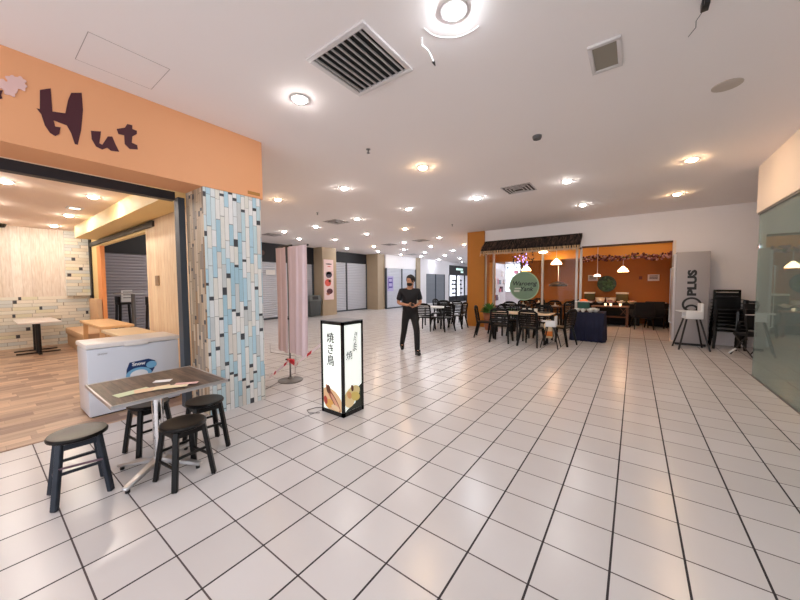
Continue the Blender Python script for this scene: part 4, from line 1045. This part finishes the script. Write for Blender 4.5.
# papers on the table
def card(pts, m, lab, z, name='menu_card'):
    c = Vector((sum(p[0] for p in pts)/len(pts), sum(p[1] for p in pts)/len(pts), 0))
    b = B(); prism(b, [(p[0]-c.x, p[1]-c.y) for p in pts], lambda u, v, q: (u, v, q), 0, .002)
    o = obj(name, b, m); o.location = (c.x, c.y, z); return tag(o, lab, 'card', 'cards lying on the bistro table')
def quad(x, y, w, d, a):
    a = math.radians(a); ca, sa = math.cos(a), math.sin(a)
    return [(x+ca*u-sa*v, y+sa*u+ca*v) for u, v in ((-w/2, -d/2), (w/2, -d/2), (w/2, d/2), (-w/2, d/2))]
card(quad(-2.97, .69, .1, .21, 8), mat('mint_card', rgb(214, 226, 190), .5), 'pale green menu card on the dark table, leftmost in the fan', .7425)
card(quad(-2.93, .80, .1, .22, -12), mat('peach_card', rgb(236, 206, 170), .5), 'peach coloured menu card in the middle of the fan', .745)
card(quad(-2.87, .90, .08, .22, -30), mat('cream_card', rgb(240, 226, 190), .5), 'cream menu card at the right of the fan', .7475)
card(quad(-2.86, 1.0, .05, .16, -38), mat('pink_card', rgb(232, 190, 186), .5), 'narrow pink card at the right tip of the fan', .75)
card(quad(-3.12, .92, .07, .12, -35), paper_m, 'small white card lying behind the fanned menu cards', .7425)

# ------------------------------------------------------------------ light box sign
BX0, BX1, BY0, BY1 = -3.02, -2.645, 2.485, 2.825
t = thing('light_box_sign', 'upright lit sign box with black frame, dark lettering and food pictures', 'sign', (BX0, BY0, 0))
w, d, h = BX1-BX0, BY1-BY0, 1.10
b = B()
for x in (0, w-.03):
    for y in (0, d-.03): bx(b, x, x+.03, y, y+.03, 0.0, h)
for z0, z1 in ((0, .05), (h-.035, h)):
    bx(b, 0, w, 0, .03, z0, z1); bx(b, 0, w, d-.03, d, z0, z1); bx(b, 0, .03, 0, d, z0, z1); bx(b, w-.03, w, 0, d, z0, z1)
obj('frame', b, blackg_m, t); box('top', .0, w, .0, d, h, h+.008, mat('dark_grey_top', rgb(84, 86, 92), .4), t)
box('panel', .03, w-.03, .006, .012, .05, h-.035, sign_e, t); box('panel', w-.012, w-.006, .03, d-.03, .05, h-.035, sign_e, t)
box('panel', .03, w-.03, d-.012, d-.006, .05, h-.035, sign_e, t); box('panel', .006, .012, .03, d-.03, .05, h-.035, sign_e, t)
for k, chh in enumerate('焼き鳥'):
    text('lettering', chh, .135, black_m, t, face_mat((.165, .005, .90-.135*k), (1, 0, 0), (0, 0, 1)), extrude=.001, bold=.001)
text('lettering', 'き', .08, mat('faint_ink', rgb(96, 96, 100), .6), t, face_mat((w-.005, .22, .93), (0, 1, 0), (0, 0, 1)), extrude=.001)
for k, (chh, yy, zz, sz) in enumerate((('う', .20, .86, .09), ('ま', .20, .78, .11), ('焼', .11, .70, .11))):
    text('lettering', chh, sz, mat('faint_ink', rgb(96, 96, 100), .6), t, face_mat((w-.005, yy, zz), (0, 1, 0), (0, 0, 1)), extrude=.001)
def em2(n_, r, g, bl): c = rgb(r*.92, g*.86, bl*.8); return mat(n_, c, .5, emit=c, es=.2)
def blob(fn, pts, m, d0, d1, nm='food_picture'):
    q = B(); prism(q, pts, lambda u, v, k: fn(u, v, k), d0, d1); obj(nm, q, m, t)
F1 = lambda u, v, k: (u, .006-k, v); F2 = lambda u, v, k: (w-.006+k, u, v)
def el(cx, cz, a, bb, rot): 
    return [(cx+a*math.cos(q)*math.cos(rot)-bb*math.sin(q)*math.sin(rot), cz+a*math.cos(q)*math.sin(rot)+bb*math.sin(q)*math.cos(rot)) for q in [k*PI/10 for k in range(20)]]
def clip(pts, x0, x1, z0, z1): return [(min(max(a, x0), x1), min(max(c, z0), z1)) for a, c in pts]
zc = (.031, w-.031, .051, .4)
for i, (p, m) in enumerate((
    (el(.18, .16, .2, .13, -.5), em2('pf_cream', 240, 214, 178)), (el(.16, .23, .14, .035, -.9), em2('pf_pink', 214, 160, 140)), (el(.22, .17, .15, .035, -.85), em2('pf_brown', 150, 84, 62)),
    (el(.235, .155, .12, .022, -.85), em2('pf_pink2', 226, 178, 160)), (el(.12, .29, .035, .05, .2), em2('pf_dark', 100, 60, 40)), (el(.13, .12, .07, .05, .4), em2('pf_yellow', 236, 190, 110)),
    (el(.07, .15, .03, .05, .3), em2('pf_red', 190, 80, 70)), (el(.24, .09, .07, .03, -.2), em2('pf_pale', 246, 232, 206)))):
    blob(F1, clip(p, *zc), m, .0, .001+.0006*i)
zc2 = (.031, d-.031, .051, .42)
for i, (p, m) in enumerate((
    ([(.031, .051), (.309, .051), (.309, .33), (.25, .30), (.2, .12), (.08, .08)], em2('pf_black', 40, 50, 46)), (el(.15, .24, .13, .09, .3), em2('pf_leaf', 232, 226, 176)),
    (el(.11, .17, .08, .08, .8), em2('pf_cream2', 244, 232, 190)), (el(.2, .2, .08, .05, -.5), em2('pf_yel2', 226, 214, 130)), (el(.15, .31, .02, .04, .2), em2('pf_dark', 100, 60, 40)), (el(.1, .24, .03, .05, .5), em2('pf_peach', 230, 180, 130)))):
    blob(F2, clip(p, *zc2), m, .0, .001+.0006*i)
b = B(); tube(b, [(-3.02, 2.6, .01), (-3.15, 2.5, .006), (-3.17, 2.38, .006), (-3.08, 2.34, .006), (-2.98, 2.42, .006)], .005, 6)
tag(obj('power_cord', b, mat('grey_cord', rgb(130, 126, 126), .5)), 'thin grey cord looped on the floor beside the lit sign box', 'cord')
b = B(); tube(b, [(-4.3, 2.5, .006), (-4.7, 3.3, .006), (-5.8, 4.1, .006), (-6.6, 4.0, .006), (-7.6, 4.6, .006)], .005, 6)
tag(obj('power_cord', b, mat('grey_cord', rgb(130, 126, 126), .5)), 'thin grey cord trailing over the floor behind the strip clad pillar', 'cord')

# ------------------------------------------------------------------ curtain stand and barrier tape
SX, SY = -4.40, 3.0
t = thing('curtain_stand', 'grey stand on a round base carrying the pink curtains', 'stand', (SX, SY, 0))
b = B(); lathe(b, [(.001, 0), (.19, 0), (.195, .012), (.17, .024), (.05, .035), (.03, .06), (.001, .06)], n=36); obj('base', b, steel_m, t, True)
b = B(); cyl(b, (0, 0, .03), (0, 0, 2.12), .014, n=12); obj('pole', b, steel_m, t, True)
b = B(); cyl(b, (-.31, 0, 2.12), (.51, 0, 2.12), .012, n=10); cyl(b, (-.22, 0, 2.135), (.1, 0, 2.135), .022, n=10); obj('crossbar', b, black_m, t, True)
b = B(); bx(b, -.09, .03, -.03, .02, .325, .345, .005); obj('clamp', b, black_m, t)
b = B(); bx(b, -.01, .02, -.025, .02, .98, 1.01, .004); obj('knob', b, black_m, t)
def curtain(x0, x1, zb0, zb1, lab, ph):
    b = B(); nx, nz = 44, 12; F = []; K = []
    for j in range(nz+1):
        rf, rk = [], []
        for i in range(nx+1):
            u = i/nx; s = j/nz
            x = x0+(x1-x0)*u; zt = 2.125; zb = zb0+(zb1-zb0)*u
            z = zt+(zb-zt)*s
            a = .005+.008*s
            y = SY-.02+a*math.sin(u*13*(x1-x0)/.3+ph+.6*math.sin(s*2))+.004*math.sin(u*37+s*3)
            rf.append(b.verts.new((x+.012*math.sin(s*3+ph)*s, y, z))); rk.append(b.verts.new((x+.012*math.sin(s*3+ph)*s, y+.004, z)))
        F.append(rf); K.append(rk)
    for j in range(nz):
        for i in range(nx):
            b.faces.new((F[j][i], F[j][i+1], F[j+1][i+1], F[j+1][i])); b.faces.new((K[j][i], K[j+1][i], K[j+1][i+1], K[j][i+1]))
    tag(obj('curtain', b, pink_m, None, True), lab, 'curtain', 'pink curtains on the stand')
curtain(-4.70, -4.43, .47, .44, 'narrow left pink curtain hanging on the stand', .4)
curtain(-4.38, -3.90, .46, .43, 'wider right pink curtain hanging on the stand', 1.7)
def ribbon(pts, wd, m, b):
    for p, q in zip(pts, pts[1:]):
        p, q = Vector(p), Vector(q); up = Vector((0, .25, 1)).normalized()*wd/2
        n_ = Vector((.002, .002, 0))
        v = [b.verts.new(k) for k in (p-up, q-up, q+up, p+up, p-up+n_, q-up+n_, q+up+n_, p+up+n_)]
        for f in ((0, 1, 2, 3), (7, 6, 5, 4), (0, 4, 5, 1), (3, 2, 6, 7)): b.faces.new([v[i] for i in f])
t = thing('barrier_tape', 'red and white barrier tape strung between pillar, curtain stand and sign box', 'tape', (SX, SY, .33))
path = [Vector((.40, -.60, -.06)), Vector((.2, -.35, -.06)), Vector((.02, -.03, .0)), Vector((.3, -.1, -.02)), Vector((.42, -.15, .06)), Vector((.9, -.2, .33)), Vector((1.37, -.33, .56))]
pts = []
for a, c in zip(path, path[1:]):
    for k in range(4): pts.append(a+(c-a)*k/4)
pts.append(path[-1])
bw = B(); ribbon(pts, .045, None, bw)
o = obj('ribbon', bw, mat('tape_white', rgb(240, 222, 226), .5), t); o.data.materials.append(red_m)
for p in o.data.polygons:
    if (p.index//4) % 4 == 2 or 8 <= p.index//4 <= 9: p.material_index = 1
b = B(); bx(b, -.04, .09, -.035, .025, -.03, .025, .01); obj('knot', b, red_m, t, True)

# ------------------------------------------------------------------ the walking man
MX, MY = -4.06, 5.87
man = thing('person', 'man in black shirt, trousers and face mask walking with hands together', 'person', (MX, MY, 0), math.atan2(-.76, .65)-PI/2+.08)
# local frame: +Y is forward, +X his right... (x positive = his right side seen from above after rotation)
def skin(name, verts, edges, radii, m, root=0, sub=2, parent=man):
    me = bpy.data.meshes.new(name); me.from_pydata(verts, edges, [])
    o = bpy.data.objects.new(name+'_tmp', me); C.objects.link(o)
    md = o.modifiers.new('s', 'SKIN'); md.use_smooth_shade = True
    for i, r in enumerate(radii):
        v = me.skin_vertices[0].data[i]; v.radius = r if isinstance(r, tuple) else (r, r); v.use_root = (i == root)
    s2 = o.modifiers.new('u', 'SUBSURF'); s2.levels = sub; s2.render_levels = sub
    dg = bpy.context.evaluated_depsgraph_get(); nm = bpy.data.meshes.new_from_object(o.evaluated_get(dg))
    bpy.data.objects.remove(o); nm.materials.clear(); nm.materials.append(m)
    for p in nm.polygons: p.use_smooth = True
    r = bpy.data.objects.new(name, nm); C.objects.link(r)
    if parent: r.parent = parent
    return r
J = {
 'pel': (0, 0, .93), 'ab': (0, .01, 1.06), 'ch': (0, .02, 1.24), 'cs': (0, .01, 1.38), 'nk': (0, .02, 1.46), 'hd0': (-.01, .05, 1.53), 'hd1': (-.015, .055, 1.63),
 'lh': (-.095, .0, .90), 'lk': (-.11, .24, .52), 'la': (-.11, .30, .10), 'lf': (-.12, .43, .045),
 'rh': (.095, -.01, .90), 'rk': (.11, -.08, .50), 'ra': (.12, -.36, .14), 'rf': (.13, -.25, .045),
 'ls': (-.19, .01, 1.38), 'le': (-.25, .0, 1.11), 'lw': (-.10, .22, 1.06), 'lp': (-.05, .26, 1.06),
 'rs': (.19, .01, 1.38), 're': (.26, -.01, 1.11), 'rw': (.11, .21, 1.08), 'rp': (.05, .255, 1.08)}
names = list(J); ix = {k: i for i, k in enumerate(names)}
E_ = [('pel', 'ab'), ('ab', 'ch'), ('ch', 'cs'), ('cs', 'nk'), ('nk', 'hd0'), ('hd0', 'hd1'), ('pel', 'lh'), ('lh', 'lk'), ('lk', 'la'), ('la', 'lf'), ('pel', 'rh'), ('rh', 'rk'), ('rk', 'ra'), ('ra', 'rf'),
      ('cs', 'ls'), ('ls', 'le'), ('le', 'lw'), ('lw', 'lp'), ('cs', 'rs'), ('rs', 're'), ('re', 'rw'), ('rw', 'rp')]
Rr = dict(pel=.10, ab=.10, ch=.11, cs=.085, nk=.052, hd0=.07, hd1=.085, lh=.08, lk=.055, la=.028, lf=.022, rh=.08, rk=.055, ra=.028, rf=.022,
          ls=.052, le=.04, lw=.027, lp=.03, rs=.052, re=.04, rw=.027, rp=.03)
bodyo = skin('body', [J[k] for k in names], [(ix[a], ix[c]) for a, c in E_], [Rr[k] for k in names], skin_m)
# fingers, curled around each other
def hand(c, s):
    pass
for s, c in ((-1, Vector(J['lp'])), (1, Vector(J['rp']))):
    for k in range(4):
        z = .026-.017*k; L = (.9, 1, .95, .78)[k]
        p0 = c+Vector((0, 0, z)); pts = [p0+Vector((s*.0, .01, 0)), p0+Vector((-s*.025*L, .032, -.003)), p0+Vector((-s*.055*L, .03, -.008)), p0+Vector((-s*.07*L, .012, -.01))]
        skin('finger', pts, [(0, 1), (1, 2), (2, 3)], [.0095, .009, .0085, .0075], skin_m, sub=1)
    pts = [c+Vector((s*.01, .0, .03)), c+Vector((-s*.012, .02, .05)), c+Vector((-s*.04, .026, .048))]
    skin('thumb', pts, [(0, 1), (1, 2)], [.011, .010, .0085], skin_m, sub=1)
# shirt
SV = dict(b=(0, 0, .80), p=(0, 0, .92), a=(0, .01, 1.06), c=(0, .02, 1.24), s=(0, .01, 1.375), n=(0, .018, 1.435), ls=(-.19, .01, 1.375), l1=(-.225, .005, 1.24), l2=(-.237, 0, 1.16), rs=(.19, .01, 1.375), r1=(.23, .0, 1.24), r2=(.243, -.005, 1.16))
kk = list(SV); e = [('b', 'p'), ('p', 'a'), ('a', 'c'), ('c', 's'), ('s', 'n'), ('s', 'ls'), ('ls', 'l1'), ('l1', 'l2'), ('s', 'rs'), ('rs', 'r1'), ('r1', 'r2')]
rr = dict(b=.12, p=.185, a=.17, c=.19, s=.15, n=.07, ls=.078, l1=.07, l2=.072, rs=.078, r1=.07, r2=.072)
sh = skin('shirt', [SV[k] for k in kk], [(kk.index(a), kk.index(c)) for a, c in e], [rr[k] for k in kk], shirt_m)
TV = dict(p=(0, 0, 1.03), q=(0, 0, .86), lh=(-.095, .02, .84), lk=(-.11, .255, .52), la=(-.11, .302, .055), rh=(.095, -.01, .84), rk=(.11, -.08, .50), ra=(.12, -.385, .10))
kk = list(TV); e = [('p', 'q'), ('q', 'lh'), ('lh', 'lk'), ('lk', 'la'), ('q', 'rh'), ('rh', 'rk'), ('rk', 'ra')]
for v in sh.data.vertices: v.co.y *= .8
rr = dict(p=.165, q=.155, lh=.1, lk=.074, la=.06, rh=.1, rk=.074, ra=.06)
tr = skin('trousers', [TV[k] for k in kk], [(kk.index(a), kk.index(c)) for a, c in e], [rr[k] for k in kk], trous_m)
skin('shoe', [(-.11, .29, .11), (-.11, .28, .05), (-.115, .36, .045), (-.125, .47, .035)], [(0, 1), (1, 2), (2, 3)], [.052, .06, .056, .042], blackg_m, root=1)
skin('shoe', [(.12, -.37, .15), (.12, -.39, .09), (.125, -.31, .055), (.135, -.20, .035)], [(0, 1), (1, 2), (2, 3)], [.052, .06, .056, .042], blackg_m, root=1)
# head turned to his right and down
hd = Vector((-.012, .06, 1.60)); hr = Matrix.Rotation(-.95, 3, 'Z') @ Matrix.Rotation(-.22, 3, 'X')
def hp(b):
    for v in b.verts: v.co = hr @ v.co + hd
b = B(); ball(b, (0, 0, 0), .1, .78, .92, 1.14, 3)
for v in b.verts:
    if v.co.z < -.03: v.co.x *= 1-.9*(-.03-v.co.z)/.12*.35; v.co.y = v.co.y*.92+.008
hp(b); obj('head', b, skin_m, man, True, 80)
b = B(); ball(b, (0, .092, .005), .016, .8, 1, 1.6, 2); hp(b); obj('nose', b, skin_m, man, True, 80)
for s in (-1, 1):
    b = B(); ball(b, (s*.08, -.005, 0), .02, .4, 1, 1.5, 1); hp(b); obj('ear', b, skin_m, man, True)
    b = B(); ball(b, (s*.03, .083, .022), .010, 1.4, .7, .8, 1); hp(b); obj('eye', b, hair_m, man, True)
b = B(); ball(b, (0, -.012, .035), .108, .86, .98, 1.03, 3)
for v in b.verts:
    if v.co.y > .045 and v.co.z < .085: v.co.y = .045-(v.co.y-.045)*.1
    if v.co.z < -.035: v.co.z = -.035+(v.co.z+.035)*.2
    v.co += v.co.normalized()*random.uniform(-.004, .007)
hp(b); obj('hair', b, hair_m, man, True, 80)
b = B(); ball(b, (0, .038, -.055), .07, .98, .98, .78, 2)
hp(b); obj('face_mask', b, blackc_m, man, True, 80)
t = thing('phone', 'small dark phone held in both hands of the man', 'phone', (0, 0, 0))
mm = Matrix.Translation((MX, MY, 0)) @ Matrix.Rotation(man.rotation_euler[2], 4, 'Z')
pc = mm @ Vector((0, .29, 1.10)); t.location = pc; t.rotation_euler = (0, 0, man.rotation_euler[2])
b = B(); bx(b, -.036, .036, -.004, .004, -.06, .06, .003, rot=Matrix.Rotation(.9, 3, 'X')); obj('case', b, blackg_m, t, True)
